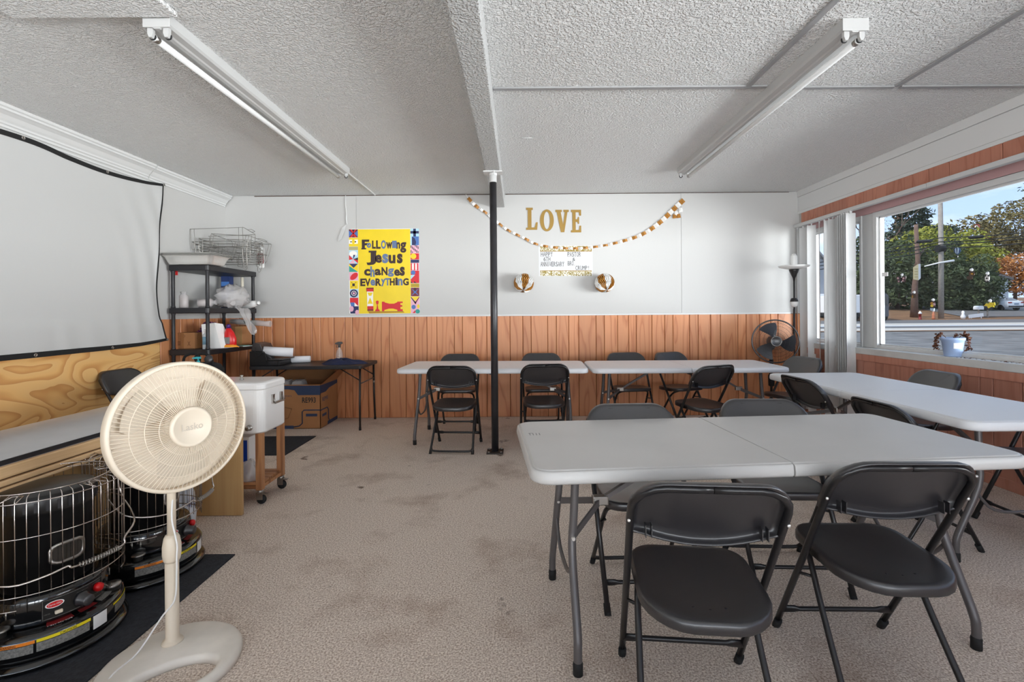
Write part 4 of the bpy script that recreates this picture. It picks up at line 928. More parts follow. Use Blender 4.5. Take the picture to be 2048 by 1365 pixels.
az, el = R(-29.1), R(2.8)
N_ = Vector((cos(el)*cos(az), cos(el)*sin(az), sin(el))); U_ = Vector((0, 0, 1)).cross(N_).normalized(); V_ = N_.cross(U_)
HC = Vector((-1.241, 1.788, .856)) - O
HM = Matrix((( U_.x, V_.x, N_.x, HC.x), (U_.y, V_.y, N_.y, HC.y), (U_.z, V_.z, N_.z, HC.z), (0, 0, 0, 1)))
RF = .226
hr = MB().lathe([(RF+.004, -.036), (RF+.010, -.028), (RF+.011, .0), (RF+.008, .008), (RF, .010), (RF-.004, .006), (RF-.002, -.03), (RF+.004, -.036)], 96, M=HM).build('grille_rim', M['cream'], fan)
def gz_(r): q = r/RF; return .008 + .048*(1-q**2.2)
gw = MB()
for i in range(96):
    a = 2*pi*i/96; P = []
    for k in range(6):
        r_ = .066 + (RF-.002-.066)*k/5; b = a + .12*(1-k/5)**1.3
        P.append((r_*cos(b), r_*sin(b), gz_(r_)))
    gw.tube(P, .0013, 4, M=HM, cap=False)
gw.build('front_grille', M['cream'], fan, 'stuff', fix=False)
for r_ in (.098, .138, .178): MB().tube([(r_*cos(2*pi*i/72), r_*sin(2*pi*i/72), gz_(r_)-.001) for i in range(72)], .0017, 5, closed=True, M=HM).build('grille_ring', M['cream'], fan)
MB().lathe([(.070, .052), (.073, .058), (.070, .066), (.062, .068), (.058, .064), (0, .066)], 48, M=HM).build('hub_badge', M['cream'], fan)
tx = MB(); vs0 = lambda a, b: tuple(HM @ Vector((a, b, .0672)))
fit_text(tx, 'Lasko', (-.036, -.010, .036, .014), vs0, 0, .01); tx.build('hub_lettering', mat('embossed cream', (196, 184, 168), .5), fan, fix=False)
gw = MB()
for i in range(60):
    a = 2*pi*i/60; P = [(RF*cos(a), RF*sin(a), -.03), (RF*.93*cos(a+.1), RF*.93*sin(a+.1), -.075), (.14*cos(a+.3), .14*sin(a+.3), -.10), (.06*cos(a+.5), .06*sin(a+.5), -.105)]
    gw.tube(P, .0012, 4, M=HM, cap=False)
gw.build('rear_grille', M['cream'], fan, 'stuff', fix=False)
for r_, z in ((.10, -.103), (.16, -.098), (.205, -.08)): MB().tube([(r_*cos(2*pi*i/60), r_*sin(2*pi*i/60), z) for i in range(60)], .0018, 5, closed=True, M=HM).build('rear_ring', M['cream'], fan)
def blade(m_, k, nb, r0, r1, M4, parent, mat_, z0=-.03, wd=1.0):
    def fn(a, b):
        r_ = r0+(r1-r0)*a; half = wd*(.35+.42*sin(pi*min(a*1.05, 1)*.62))*(1-.35*max(0, a-.75)*4*(2*abs(b-.5))**2*.5)
        th = 2*pi*k/nb + half*(b-.5)*2 + .35*a
        return (r_*cos(th), r_*sin(th), z0 + .020*(b-.5)*2)
    return MB().grid(fn, 10, 8, M=M4).build('blade', mat_, parent, fix=False)
for k in range(3): blade(None, k, 3, .045, .19, HM, fan, mat('darker cream blade', (206, 193, 174), .5) if k == 0 else bpy.data.materials['darker cream blade'])  # blade colour slightly darker than the fan's other cream
MB().lathe([(0, -.002), (.045, -.006), (.048, -.05), (0, -.052)], 24, M=HM).build('blade_hub', M['cream'], fan)
MB().lathe([(0, -.235), (.035, -.230), (.058, -.205), (.065, -.16), (.065, -.11), (.05, -.10), (0, -.10)], 28, M=HM).build('motor_housing', M['cream'], fan)
q = HM @ Vector((0, -.055, -.14)); MB().tube([(0, 0, .72), (q.x*.4, q.y*.4, .785), tuple(q)], [.02, .024, .026], 10).build('tilt_neck', M['cream'], fan)

# ---------------------------------------------------------------- white cooler cart
cart = thing('cooler_cart', 'white metal drinks cooler on a wooden cart with castors', 'cooler', (-2.08, 3.36, 0))
CW = mat('white cooler enamel', (226, 224, 222), .28, coat=.3)
M['cart_wood'] = wood('cart acacia wood', (140, 92, 58), (180, 128, 86), 1.4, 'Z', .5, 3.0)
M['cart_wood_x'] = wood('cart acacia slat', (140, 92, 58), (180, 128, 86), 1.4, 'X', .5, 3.0)
x0, x1, y0, y1 = -.42, .385, -.155, .185
MB().loops([[(a, b, z) for a, b in rrect(x0+i, x1-i, y0+i, y1-i, .055, 6)] for i, z in ((.012, .47), (0, .482), (0, .758), (.004, .762))], smooth=False).build('tub', CW, cart)
lidL = [[(a, b, z) for a, b in rrect(x0-.004+i, x1+.004-i, y0-.004+i, y1+.004-i, .058, 6)] for i, z in ((.004, .763), (0, .768), (0, .795), (.006, .806), (.02, .811), (.04, .812))]
for s in (0, 1): pass
ld = MB().loops(lidL, smooth=False).build('lid', CW, cart)
MB().lathe([(.014, .812), (.012, .822), (.006, .826), (.006, .836), (.013, .842), (0, .846)], 16, M=Matrix.Translation((.16, .0, 0))).build('lid_knob', M['steel'], ld)
MB().box(x0+.06, x1-.06, y0-.0012, y0, .50, .74).build('front_panel', CW, cart)
dr = MB().lathe([(.02, 0), (.02, .006), (.012, .008), (.010, .02), (.016, .024), (.016, .032), (0, .034)], 18, M=Matrix.Translation((x1-.085, y0, .515)) @ Matrix.Rotation(R(90), 4, 'X')).build('drain_valve', M['steel'], cart)
h = MB(); xe = x1+.001
for yy in (-.03, .085): h.box(xe, xe+.012, yy-.012, yy+.012, .655, .715)
h.tube([(xe+.012, -.03, .69), (xe+.022, -.032, .655), (xe+.022, .087, .655), (xe+.012, .085, .69)], .006, 8)
h.build('side_handle', M['steel'], cart)
for sx, sy in ((x0+.04, y0+.03), (x0+.04, y1-.03), (x1-.035, y0+.03), (x1-.035, y1-.03)):
    MB().box(sx-.021, sx+.021, sy-.021, sy+.021, .095, .472).build('leg', M['cart_wood'], cart, bevel=.003)
    cs = MB().lathe([(.022, .072), (.022, .094), (0, .094)], 14, M=Matrix.Translation((sx, sy, 0))).box(sx-.021, sx+.021, sy-.015, sy-.012, .03, .078).box(sx-.021, sx+.021, sy+.012, sy+.015, .03, .078).box(sx-.012, sx+.05, sy-.012, sy+.012, .066, .072).build('castor', M['steel'], cart)
    MB().lathe([(0, -.011), (.028, -.011), (.031, -.006), (.031, .006), (.028, .011), (0, .011)], 20, M=Matrix.Translation((sx+.008, sy, .031)) @ Matrix.Rotation(R(90), 4, 'X')).build('wheel', M['rubber'], cs)
for i in range(5): MB().box(x0+.03, x1-.03, y0+.022+i*.060, y0+.022+i*.060+.054, .125, .143).build('slat', M['cart_wood_x'], cart, bevel=.002)
for yy in (y0+.01, y1-.03): MB().box(x0+.06, x1-.056, yy, yy+.02, .105, .125).build('rail', M['cart_wood_x'], cart)
MB().box(x1-.06, x1-.022, y0+.03, y1-.03, .103, .124).build('end_rail', M['cart_wood'], cart)
BL = mat('bright blue plastic', (24, 74, 186), .3)
bx = thing('blue_crate', 'bright blue box with white frame on the shelf of the cooler cart', 'box', (-1.94, 3.375, .143))
MB().box(-.12, .085, -.05, .05, .02, .262).build('body', BL, bx, bevel=.004)
for a, b, c, d in ((-.125, .09, 0, .022), (-.125, .09, .258, .28), (-.125, -.11, .022, .258), (.075, .09, .022, .258)): MB().box(a, b, -.055, .055, c, d).build('frame_bar', M['white'], bx, bevel=.003)
bag('clear_bag', 'crumpled clear plastic bag lying on the lower slats of the cooler cart', 'bag', (-1.85, 3.285, .1435), .09, .045, .12, M['film'], 8, .6)

# ---------------------------------------------------------------- black shelf in the corner
SX, SY = -3.51, 4.84
sh = thing('shelf_unit', 'black plastic shelf unit in the back left corner', 'shelf', (-3.30, 5.30, 0))
TIER = [.05, .48, .915, 1.335, 1.765]
W2, D2 = .205, .455
for z in TIER:
    mb = MB().loops([[(a, b, zz) for a, b in rrect(-W2+i, W2-i, -D2+i, D2-i, .03, 3)] for i, zz in ((.004, z-.055), (0, z-.05), (0, z-.004), (.004, z))], smooth=False)
    mb.build('shelf_board', M['shelf_black'], sh)
for a, b in zip([0]+TIER, TIER):
    for sx in (-1, 1):
        for sy in (-1, 1):
            if b-a < .07: MB().lathe([(.02, 0), (.02, .005), (0, .006)], 10, M=Matrix.Translation((sx*(W2-.032), sy*(D2-.035), a))).build('foot', M['shelf_black'], sh)
            else: MB().lathe([(.021, a+.0), (.021, a+.012), (.0175, a+.02), (.0175, b-.07), (.021, b-.062), (.021, b-.05)], 14, M=Matrix.Translation((sx*(W2-.032), sy*(D2-.035), 0))).build('post', M['shelf_black'], sh)
def on(u, v, d, tier): # place on a tier at depth d seen at pixel column u
    return (X(u, d), d, TIER[tier])
# foil pans, nested
M['foil'] = mat('aluminium foil', (226, 224, 220), .34, metal=.65, bump=.35, bscale=70)
def foil_pan(label, loc, rz=0):
    L = []
    for z, ins, wv in ((0, .050, 0), (.006, .042, 0), (.035, .032, 1), (.075, .016, 1), (.084, .006, 0), (.090, .0, 0), (.091, -.014, 0), (.086, -.018, 0)):
        Lr = []
        for k, (a, b) in enumerate(rrect(-.165+ins, .165-ins, -.26+ins, .26-ins, .04, 5)):
            Lr.append((a, b, z))
        # pleated walls
        D = []
        for k in range(len(Lr)):
            p, q = Vector(Lr[k]), Vector(Lr[(k+1) % len(Lr)]); m_ = max(1, int((q-p).length/.008))
            for j in range(m_ if (q-p).length > .05 else 2): D.append(p+(q-p)*(j/(m_ if (q-p).length > .05 else 2)))
        L.append(D)
    nmin = min(len(l) for l in L)
    def res(l, n_):
        out = []
        for i in range(n_):
            t = i/n_*len(l); k = int(t); f = t-k; out.append(l[k]*(1-f)+l[(k+1) % len(l)]*f)
        return out
    LL = []
    for l, (z, ins, wv) in zip(L, ((0, .050, 0), (.006, .042, 0), (.035, .032, 1), (.075, .016, 1), (.084, .006, 0), (.090, .0, 0), (.091, -.014, 0), (.086, -.018, 0))):
        r_ = res(l, 220); LL.append([p*(1+(.008 if wv and i % 2 else 0)) if wv else p for i, p in enumerate(r_)]) if False else LL.append([Vector((p.x*(1+.012*wv*(i % 2)), p.y*(1+.008*wv*(i % 2)), p.z)) for i, p in enumerate(r_)])
    return tag(MB().loops(LL, cap1=False).build('foil_pan', M['foil'], loc=loc, rot=(0, 0, rz)), label, 'foil pan', 'foil pans on the top shelf')
px_, py_ = -3.235, 4.935
foil_pan('bottom foil pan of the nested stack on top of the black shelf', (px_-.03, py_, TIER[4]+.001), R(90))
foil_pan('middle foil pan of the nested stack on top of the black shelf', (px_-.03, py_, TIER[4]+.012), R(90.6))
foil_pan('topmost foil pan of the nested stack on top of the black shelf', (px_-.032, py_, TIER[4]+.023), R(89.3))
# wire chafing racks
M['wire'] = mat('grey chafing wire', (150, 147, 142), .35, metal=.8)
def rack(label, loc, rot, seed=0):
    t = thing('wire_rack', label, 'wire rack', loc, 0, 'wire chafing racks'); t.rotation_euler = rot
    a, b, h = .16, .275, .205
    MB().tube([(x_, y_, h) for x_, y_ in rrect(-a, a, -b, b, .02, 2)], .003, 5, closed=True).build('top_frame', M['wire'], t)
    MB().tube([(x_, y_, .07) for x_, y_ in rrect(-a+.012, a-.012, -b+.012, b-.012, .02, 2)], .003, 5, closed=True).build('middle_frame', M['wire'], t)
    for s in (-1, 1):
        for y_ in (-b+.03, b-.03): MB().tube(smooth_path([(s*a, y_-.02, h+.004), (s*(a+.004), y_-.02, h-.03), (s*(a-.012), y_-.018, 0), (s*(a-.012), y_+.018, 0), (s*(a+.004), y_+.02, h-.03), (s*a, y_+.02, h+.004)], 2), .003, 5).build('leg', M['wire'], t)
        MB().tube(smooth_path([(-.05, s*b, h), (-.05, s*(b+.035), h+.006), (.05, s*(b+.035), h+.006), (.05, s*b, h)], 2), .003, 5).build('handle', M['wire'], t)
    for y_ in (-.11, .11): MB().tube([(-a+.012, y_, .07), (-.05, y_, .07), (-.05, y_, .03), (.05, y_, .03), (.05, y_, .07), (a-.012, y_, .07)], .0021, 5).build('fuel_holder', M['wire'], t)
    return t
rk = rack('lowest wire chafing rack of the jumbled heap on the black shelf', (-3.215, 5.42, TIER[4]+.003), (0, 0, R(92)))
for i, (dx, dy, dz, rx, ry, rz, nm) in enumerate([(.012, .005, .028, 0, 0, -.03, 'second lowest'), (-.01, -.006, .056, .0, .0, .06, 'third lowest'), (.014, .008, .084, 0, .02, -.05, 'fourth lowest'), (.0, .02, .112, .03, .02, .10, 'fifth lowest'), (.06, .05, .150, .10, .16, -.28, 'second highest'), (-.05, -.03, .215, -.05, .09, .12, 'topmost and most tilted')]):
    o = dup(rk, (-3.215+dx, 5.42+dy, TIER[4]+.003+dz), 0, nm+' wire chafing rack of the jumbled heap on the black shelf'); o.rotation_euler = (rx, ry, rz+R(90))
tg = thing('hang_tag', 'red and white card tag hanging from the heap of wire racks', 'tag', (X(522, 5.62), 5.62, Zv(522, 536, 5.62)), .2)
MB().prism(rrect(-.04, .04, 0, .235, .012, 3), 0, .0015, 'xz').build('card', M['white'], tg)
MB().box(-.034, .034, -.0012, -.0004, .05, .165).build('red_panel', M['darkred'], tg)
mb = MB()
for i in range(5): mb.box(-.022, .022, -.0022, -.0014, .062+i*.02, .070+i*.02)
mb.build('print_line', M['white'], tg, 'stuff')
# things on the second tier
def cup_sleeve(label, loc, rot, L_=.17, r_=.042):
    t = thing('cup_sleeve', label, 'paper cups', loc); t.rotation_euler = rot
    P = []
    for i in range(9): P += [(r_*.86, i*.012), (r_, i*.012+.006)]
    MB().lathe([(0, 0)]+P+[(r_*1.02, .12), (0, .121)], 24).build('cups', mat('pale pink paper cup', (214, 200, 196), .5), t)
    MB().lathe([(r_*1.06, -.002), (r_*1.07, .06), (r_*1.06, .125), (r_*.5, .145), (r_*.7, L_)], 16).build('wrapper', M['film'], t)
    return t
cup_sleeve('wrapped stack of pale paper cups standing at the left of the second shelf', (X(368, 5.08), 5.08, TIER[3]+.003), (0, 0, 0))
cup_sleeve('wrapped stack of pale paper cups lying behind the front post of the shelf', (X(398, 5.12), 5.12, TIER[3]+.05), (0, R(86), .2))
cup_sleeve('wrapped sleeve of cups under the clear bag on the second shelf', (-3.22, 5.30, TIER[3]+.05), (0, R(88), -.5))
cb_ = thing('clear_bag', 'big crinkled clear plastic bag spilling over the edge of the second shelf', 'bag', (-3.2, 5.22, TIER[3]+.002))
rng = random.Random(11)
def crumple(cx, cy, cz, rx, ry, rz, seed, n1=16, n2=24):
    r2 = random.Random(seed); ph = [r2.uniform(0, 6.28) for _ in range(5)]
    def fn(a, b):
        th, f = 2*pi*b, pi*a; x_, y_, z_ = sin(f)*cos(th), sin(f)*sin(th), cos(f)
        w_ = 1 + .13*sin(6*th+ph[0]+4*f) + .10*sin(9*f+ph[1]+3*th) + .07*sin(14*th-7*f+ph[2])
        if a in (0, 1): w_ = 1
        return (cx+rx*x_*w_, cy+ry*y_*w_, cz+rz*z_*w_)
    return MB().grid(fn, n1, n2)
crumple(.06, .12, .125, .13, .22, .12, 2).build('bag_body', M['film'], cb_, fix=False)
crumple(.0, .30, .10, .08, .10, .09, 6).build('bag_fold', M['film'], cb_, fix=False)
def flap(a, b):
    w_ = .11*(1-.55*a)*(1+.2*sin(9*a)); z = -.005-.30*a**1.2; y_ = -.02+.20*a
    return (.235+.012*sin(14*b+7*a)+.012*a, y_+(b-.5)*2*w_+.012*sin(11*a+5*b), z+.05*abs(b-.5)*a)
MB().grid(flap, 18, 14).build('hanging_flap', M['film'], cb_, fix=False)
bt_ = thing('white_bottle', 'white plastic bottle lying at the right end of the second shelf', 'bottle', (X(500, 5.6), 5.6, TIER[3]+.042)); bt_.rotation_euler = (0, R(82), -.35)
MB().lathe([(0, -.16), (.036, -.155), (.04, -.14), (.04, .05), (.03, .09), (.016, .105), (.016, .12), (0, .12)], 22).build('body', M['white'], bt_)
MB().lathe([(.02, .118), (.02, .142), (0, .143)], 16).build('cap', M['white'], bt_)
tag(MB().lathe([(.017, 0), (.016, .36), (.0, .362)], 14).build('white_candle', mat('ivory wax', (226, 218, 200), .5), loc=(X(485, 5.66), 5.66, TIER[3]+.002)), 'tall ivory taper candle standing at the back of the second shelf', 'candle')
bb = thing('blue_carton', 'dark blue carton standing at the back of the second shelf', 'box', (X(455, 5.66), 5.66, TIER[3]+.001))
MB().box(-.05, .05, -.04, .04, 0, .40).build('body', mat('dark blue carton', (26, 48, 100), .5), bb, bevel=.002); MB().box(-.045, .045, -.0415, -.0405, .26, .31).build('label', mat('blue label', (70, 120, 190), .5), bb)
tag(MB().box(-.012, .012, 0, .006, 0, .04).build('red_clip', M['red'], loc=(X(349, 4.9), 4.93, TIER[4]-.095)), 'small red clip under the front of the top shelf', 'clip')
# third tier
CARD = mat('brown corrugated card', (168, 118, 76), .8, var=.08, vscale=5)
CARD_D = mat('brown card print', (104, 66, 40), .8)
c1 = thing('cardboard_box', 'brown cardboard box with dark print at the left of the third shelf', 'box', (X(377, 5.12), 5.12, TIER[2]+.001))
MB().box(-.145, .145, -.12, .16, 0, .165).build('body', CARD, c1, bevel=.002)
MB().box(-.003, .03, -.123, -.1205, 0, .16).build('tape', mat('shiny parcel tape', (150, 104, 66), .2), c1)
mb = MB()
for i in range(4): mb.box(-.10, -.005+.02*(i % 2), -.1222, -.1206, .035+i*.012, .041+i*.012)
mb.build('print_block', CARD_D, c1, 'stuff'); tx = MB(); fit_text(tx, 'X', (.07, .03, .10, .075), lambda a, b: (a, -.1224, b)); tx.build('print_mark', CARD_D, c1, fix=False)
MB().tube([(.02+.025*cos(a*pi/8), -.1212, .13+.012*sin(a*pi/8)) for a in range(16)], .0015, 4, closed=True).build('print_ring', CARD_D, c1)
rng = random.Random(9); mb = MB()
for i in range(420):
    t = rng.random(); c = Vector((-.09+.20*t, .0+.03*sin(6*t), .02+.16*sin(min(t*1.9, 1)*pi/2) - .03*t)); d = Vector((rng.gauss(0, 1), rng.gauss(0, 1), rng.gauss(0, 1))).normalized()*.035; s_ = d.cross(Vector((rng.gauss(0, 1), 1, rng.gauss(0, 1)))).normalized()*.002
    mb.add([c-s_, c+s_, c+d+s_, c+d-s_], [(0, 1, 2, 3)])
tag(mb.build('tinsel_garland', mat('purple foil tinsel', (92, 30, 140), .25, metal=.7), None, 'stuff', fix=False, loc=(X(412, 5.15), 5.15, TIER[2]+.09)), 'purple foil tinsel behind the white card on the third shelf', 'tinsel', kind='stuff')
wc = thing('white_card', 'tall white folded card narrowing upward on the third shelf', 'card', (X(422, 5.0), 5.0, TIER[2]+.001))
MB().prism([(-.085, 0), (.10, 0), (.035, .265), (-.10, .25)], 0, .004, 'xz').build('front_leaf', M['white'], wc)
MB().add([(.10, .004, 0), (.15, .14, 0), (.06, .10, .25), (.035, .004, .265)], [(0, 1, 2, 3)]).build('side_leaf', M['white'], wc)
pb = thing('pump_bottle', 'slim clear pump bottle with a blue label before the white card', 'bottle', (X(410, 4.93), 4.93, TIER[2]+.001))
MB().lathe([(.022, 0), (.024, .004), (.024, .14), (.018, .152), (.010, .156), (0, .157)], 20).build('body', mat('frosted bottle', (206, 212, 216), .3), pb)
MB().lathe([(.0245, .045), (.0245, .125)], 20).build('label', mat('pale blue label', (128, 168, 190), .5), pb)
MB().lathe([(.010, .155), (.010, .172), (.013, .172), (.013, .198), (0, .2)], 14).build('cap', M['clear'], pb)
db = thing('dark_carton', 'dark brown carton with a grey label on the third shelf', 'box', (X(448, 5.22), 5.22, TIER[2]+.001))
MB().box(-.06, .055, -.035, .06, 0, .225).build('body', mat('dark brown carton', (62, 48, 44), .5), db, bevel=.003); MB().box(-.05, .045, -.0368, -.0355, .09, .185).build('label', M['label_grey'], db)
gb = thing('glitter_bag', 'small bag of teal glitter wrap leaning behind the white card', 'bag', (X(432, 5.18), 5.18, TIER[2]+.002))
crumple(0, 0, .10, .045, .03, .11, 21, 10, 16).build('bag', print_mat('teal glitter film', (70, 96, 104), (170, 190, 196), 30), gb, fix=False)
rb = thing('red_bottle', 'glossy red detergent bottle with a purple cap on the third shelf', 'bottle', (X(460, 5.10), 5.10, TIER[2]+.022), .15)
L = [[(rx_*cos(2*pi*j/24)+o_, ry_*sin(2*pi*j/24), z) for j in range(24)] for rx_, ry_, z, o_ in ((.055, .035, 0, 0), (.062, .038, .01, 0), (.060, .037, .08, 0), (.045, .033, .14, -.008), (.026, .026, .175, -.015), (.02, .02, .185, -.016))]
MB().loops(L).build('body', M['red'], rb); MB().lathe([(.021, .185), (.021, .215), (.014, .225), (0, .227)], 16, M=Matrix.Translation((-.016, 0, 0))).build('cap', mat('purple cap', (70, 32, 110), .35), rb)
MB().grid(lambda a, b: ((.0625)*sin(R(-60+70*a)), -.039*cos(R(-60+70*a)), .02+.07*b), 8, 1).build('label', M['label_grey'], rb, fix=False)
OC = mat('orange cord', (238, 158, 40), .45); mb = MB()
P = []
for i in range(90):
    a = 2*pi*i/18; P.append((.105*cos(a)*(1-.004*i), .05*sin(a)*(1-.003*i), .006+.0022*(i/18)*2))
tag(MB().tube(P, .0045, 6).build('orange_cord', OC, loc=(X(458, 5.10), 5.09, TIER[2]+.002)), 'coil of orange cord under the red bottle on the third shelf', 'cord')
cd = thing('teal_booklet', 'teal and white booklet lying on the edge of the third shelf', 'booklet', (X(487, 5.35), 5.35, TIER[2]+.001), -.5)
MB().box(-.10, .10, -.07, .07, 0, .006).build('cover', mat('white booklet', (210, 222, 220), .4), cd); MB().box(-.08, .07, -.055, .055, .0062, .0075).build('picture', mat('teal print', (30, 168, 158), .4), cd)
c2 = thing('cardboard_box', 'plain brown cardboard box at the back right of the third shelf', 'box', (-3.245, 5.555, TIER[2]+.001))
MB().box(-.135, .135, -.10, .10, 0, .215).build('body', CARD, c2, bevel=.002); MB().box(.06, .137, -.1025, -.1008, 0, .214).build('tape', mat('tan tape', (196, 150, 100), .5), c2)
rbag = thing('rolled_bag', 'long roll of dark greenery in clear wrap sticking out past the shelf', 'bag', (-3.02, 5.60, TIER[2]+.25)); rbag.rotation_euler = (0, R(94), 0)
mb = MB().tube([(0, 0, -.30), (0, 0, -.2), (.004, .01, -.1), (0, 0, 0), (.003, -.005, .1), (0, 0, .16)], [.028, .034, .03, .034, .03, .036], 12); mb.build('wrap', M['film'], rbag)
MB().tube([(0, 0, -.29), (0, 0, -.02)], [.024, .026], 10).build('greenery', mat('dark green plastic leaves', (48, 60, 48), .6, var=.5, vscale=60), rbag)

# ---------------------------------------------------------------- black folding table by the back wall and what is on it
bt2 = thing('black_folding_table', 'small black folding table by the back wall beside the shelf', 'table', (-2.30, 5.52, 0))
MB().loops([[(a, b, z) for a, b in rrect(-.61+i, .61-i, -.305+i, .305-i, .03, 4)] for i, z in ((.006, .665), (0, .67), (0, .697), (.004, .702), (.03, .703))], smooth=False).build('top', mat('black table plastic', (36, 35, 38), .5, bump=.1, bscale=200), bt2)
for sx in (-1, 1):
    for sy in (-1, 1):
        lg = MB().tube([(sx*.575, sy*.245, .672), (sx*.575, sy*.262, .30), (sx*.58, sy*.275, .02)], .0115, 10).build('leg', M['black_metal'], bt2)
        MB().lathe([(.014, 0), (.014, .03), (0, .031)], 10, M=Matrix.Translation((sx*.58, sy*.275, 0))).build('foot_cap', M['rubber'], lg)
        MB().tube([(sx*.575, sy*.25, .535), (sx*.36, sy*.25, .665)], .006, 6).build('brace', M['black_metal'], bt2)
    MB().tube([(sx*.575, -.258, .50), (sx*.575, .258, .50)], .007, 6).build('crossbar', M['grey_metal'], bt2)
    MB().lathe([(.0135, .44), (.0135, .465)], 10, M=Matrix.Translation((sx*.575, .255, 0))).build('latch_ring', M['steel'], bt2)
rng = random.Random(2)
def cloth(a, b):
    th = 2*pi*b; r_ = a; k = 1+.14*sin(3*th+1)+.10*sin(5*th)
    hgt = .055*(1-a**2.4) + .014*sin(9*a+3*th)*(1-a) + .010*sin(7*th)*a*(1-a)*3
    return (.24*r_*k*cos(th), .115*r_*k*sin(th), max(.002, hgt))
tag(MB().grid(cloth, 12, 48).build('navy_jacket', mat('navy cloth', (28, 34, 66), .85, bump=.2, bscale=60), loc=(X(681, 5.36), 5.40, .7035)), 'crumpled navy cloth jacket lying on the black folding table', 'clothing')
sb = thing('spray_bottle', 'clear spray bottle with a black trigger head on the black table', 'bottle', (X(678, 5.62), 5.62, .7035))
MB().lathe([(.036, 0), (.038, .004), (.038, .09), (.030, .13), (.016, .155), (.013, .175), (0, .176)], 22).build('body', M['clear'], sb)
hd_ = MB().lathe([(.016, .17), (.016, .19), (0, .191)], 14).prism([(-.045, .205), (-.045, .222), (-.01, .235), (.03, .235), (.04, .215), (.016, .205), (.012, .188), (-.012, .188), (-.014, .205)], -.011, .011, 'xz')
hd_.build('trigger_head', M['black'], sb); MB().tube([(-.024, 0, .205), (-.03, 0, .185), (-.026, 0, .165)], .004, 6).build('trigger', M['black'], sb); MB().tube([(0, 0, .17), (.005, 0, .01)], .003, 5).build('dip_tube', M['white'], sb)
# black portable machine with paper rolls, standing at the left end of the table
pr = thing('black_printer', 'black office machine with open tray at the left end of the black table', 'printer', (-2.715, 5.40, .7035))
MB().prism([(-.20, 0), (.13, 0), (.13, .055), (.05, .07), (-.05, .15), (-.20, .16)], -.15, .16, 'xz').build('body', mat('black machine plastic', (26, 26, 28), .35), pr, bevel=.006)
MB().box(-.02, .16, -.16, .15, .062, .076).build('tray', M['black'], pr, bevel=.004)
MB().box(.0, .10, -.155, -.150, .01, .05).build('front_grille', M['ink'], pr)
MB().prism([(-.20, .16), (-.06, .15), (-.10, .235), (-.18, .25)], -.12, .12, 'xz').build('paper_feed', M['black'], pr, bevel=.006)
MB().tube(smooth_path([(-.15, -.13, .20), (-.10, -.19, .10), (-.03, -.18, .16), (.0, -.17, .05)], 5), .004, 6).build('cable', M['rubber'], pr)
def roll(label, p, q, r_):
    p, q = Vector(p), Vector(q); d = (q-p); t = thing('paper_roll', label, 'paper roll', p); t.rotation_euler = d.to_track_quat('Z', 'Y').to_euler(); Ln = d.length
    MB().lathe([(r_*.55, 0), (r_, 0), (r_, Ln), (r_*.9, Ln+.001), (r_*.86, Ln-.02), (r_*.8, Ln-.001), (r_*.7, Ln-.03), (r_*.55, Ln-.03)], 26).build('roll', mat('white paper roll', (226, 226, 230), .6), t)
    MB().grid(lambda a, b: ((r_+.0015)*cos(1.0+.5*a), (r_+.0015)*sin(1.0+.5*a), Ln*b), 4, 1).build('loose_edge', M['white'], t, fix=False); return t
roll('fat white paper roll resting on the tray of the black machine', (-2.79, 5.30, .862), (-2.52, 5.42, .835), .050)
roll('slimmer white paper roll lying flat on the black table', (-2.68, 5.52, .7425), (-2.40, 5.59, .7425), .038)
# carry case in front of the shelf, a teal pump and a red one behind the fan
bs = thing('black_case', 'black carry case with looped strap standing before the shelf unit', 'bag', (-3.02, 4.62, 0))
MB().loops([[(a, b, z) for a, b in rrect(-.17+i, .17-i, -.11+i, .11-i, .05, 5)] for i, z in ((.02, 0), (0, .02), (0, .74), (.02, .79), (.06, .81))]).build('body', mat('black nylon', (22, 22, 24), .8), bs)
for s in (-1, 1):
    MB().tube(smooth_path([(s*.14, -.05, .78), (s*.12, -.06, .87), (s*.03, -.06, .90), (-s*.02, -.06, .86), (-s*.0, -.05, .79)], 5), .012, 8).build('strap', M['cloth_black'], bs)
MB().lathe([(.035, -.01), (.04, 0), (.035, .01), (0, .012)], 20, M=Matrix.Translation((.13, -.10, .85)) @ Matrix.Rotation(R(75), 4, 'X')).build('buckle', M['black'], bs)
TEAL = mat('teal pump', (60, 178, 190), .35)
tp = thing('teal_pump_bottle', 'pump bottle with a teal head standing on the counter behind the fan', 'bottle', (-2.46, 3.75, 0))
tp.location = (X(396, 4.5), 4.5, 0)
st = thing('storage_tub', 'grey lidded storage tub on the floor behind the cream fan', 'tub', (X(385, 4.52), 4.52, 0))
MB().loops([[(a, b, z) for a, b in rrect(-.16+i, .16-i, -.13+i, .13-i, .03, 4)] for i, z in ((.03, 0), (.0, .60))]).build('body', mat('grey tub', (110, 110, 114), .5), st)
MB().loops([[(a, b, z) for a, b in rrect(-.17+i, .17-i, -.14+i, .14-i, .03, 4)] for i, z in ((0, .60), (0, .625), (.01, .63))]).build('lid', mat('dark tub lid', (70, 70, 74), .5), st)
tp.location = (X(396, 4.5), 4.5, .631)
MB().lathe([(.032, 0), (.034, .004), (.034, .15), (.02, .175), (.012, .185), (0, .186)], 20).build('body', mat('white pump body', (214, 216, 216), .4), tp)
MB().lathe([(.014, .185), (.014, .205), (.006, .207), (.006, .225), (0, .226)], 14).build('neck', TEAL, tp)
MB().prism([(-.05, .228), (-.05, .236), (-.02, .243), (.016, .243), (.02, .225), (-.02, .225)], -.012, .012, 'xz').build('pump_head', TEAL, tp)
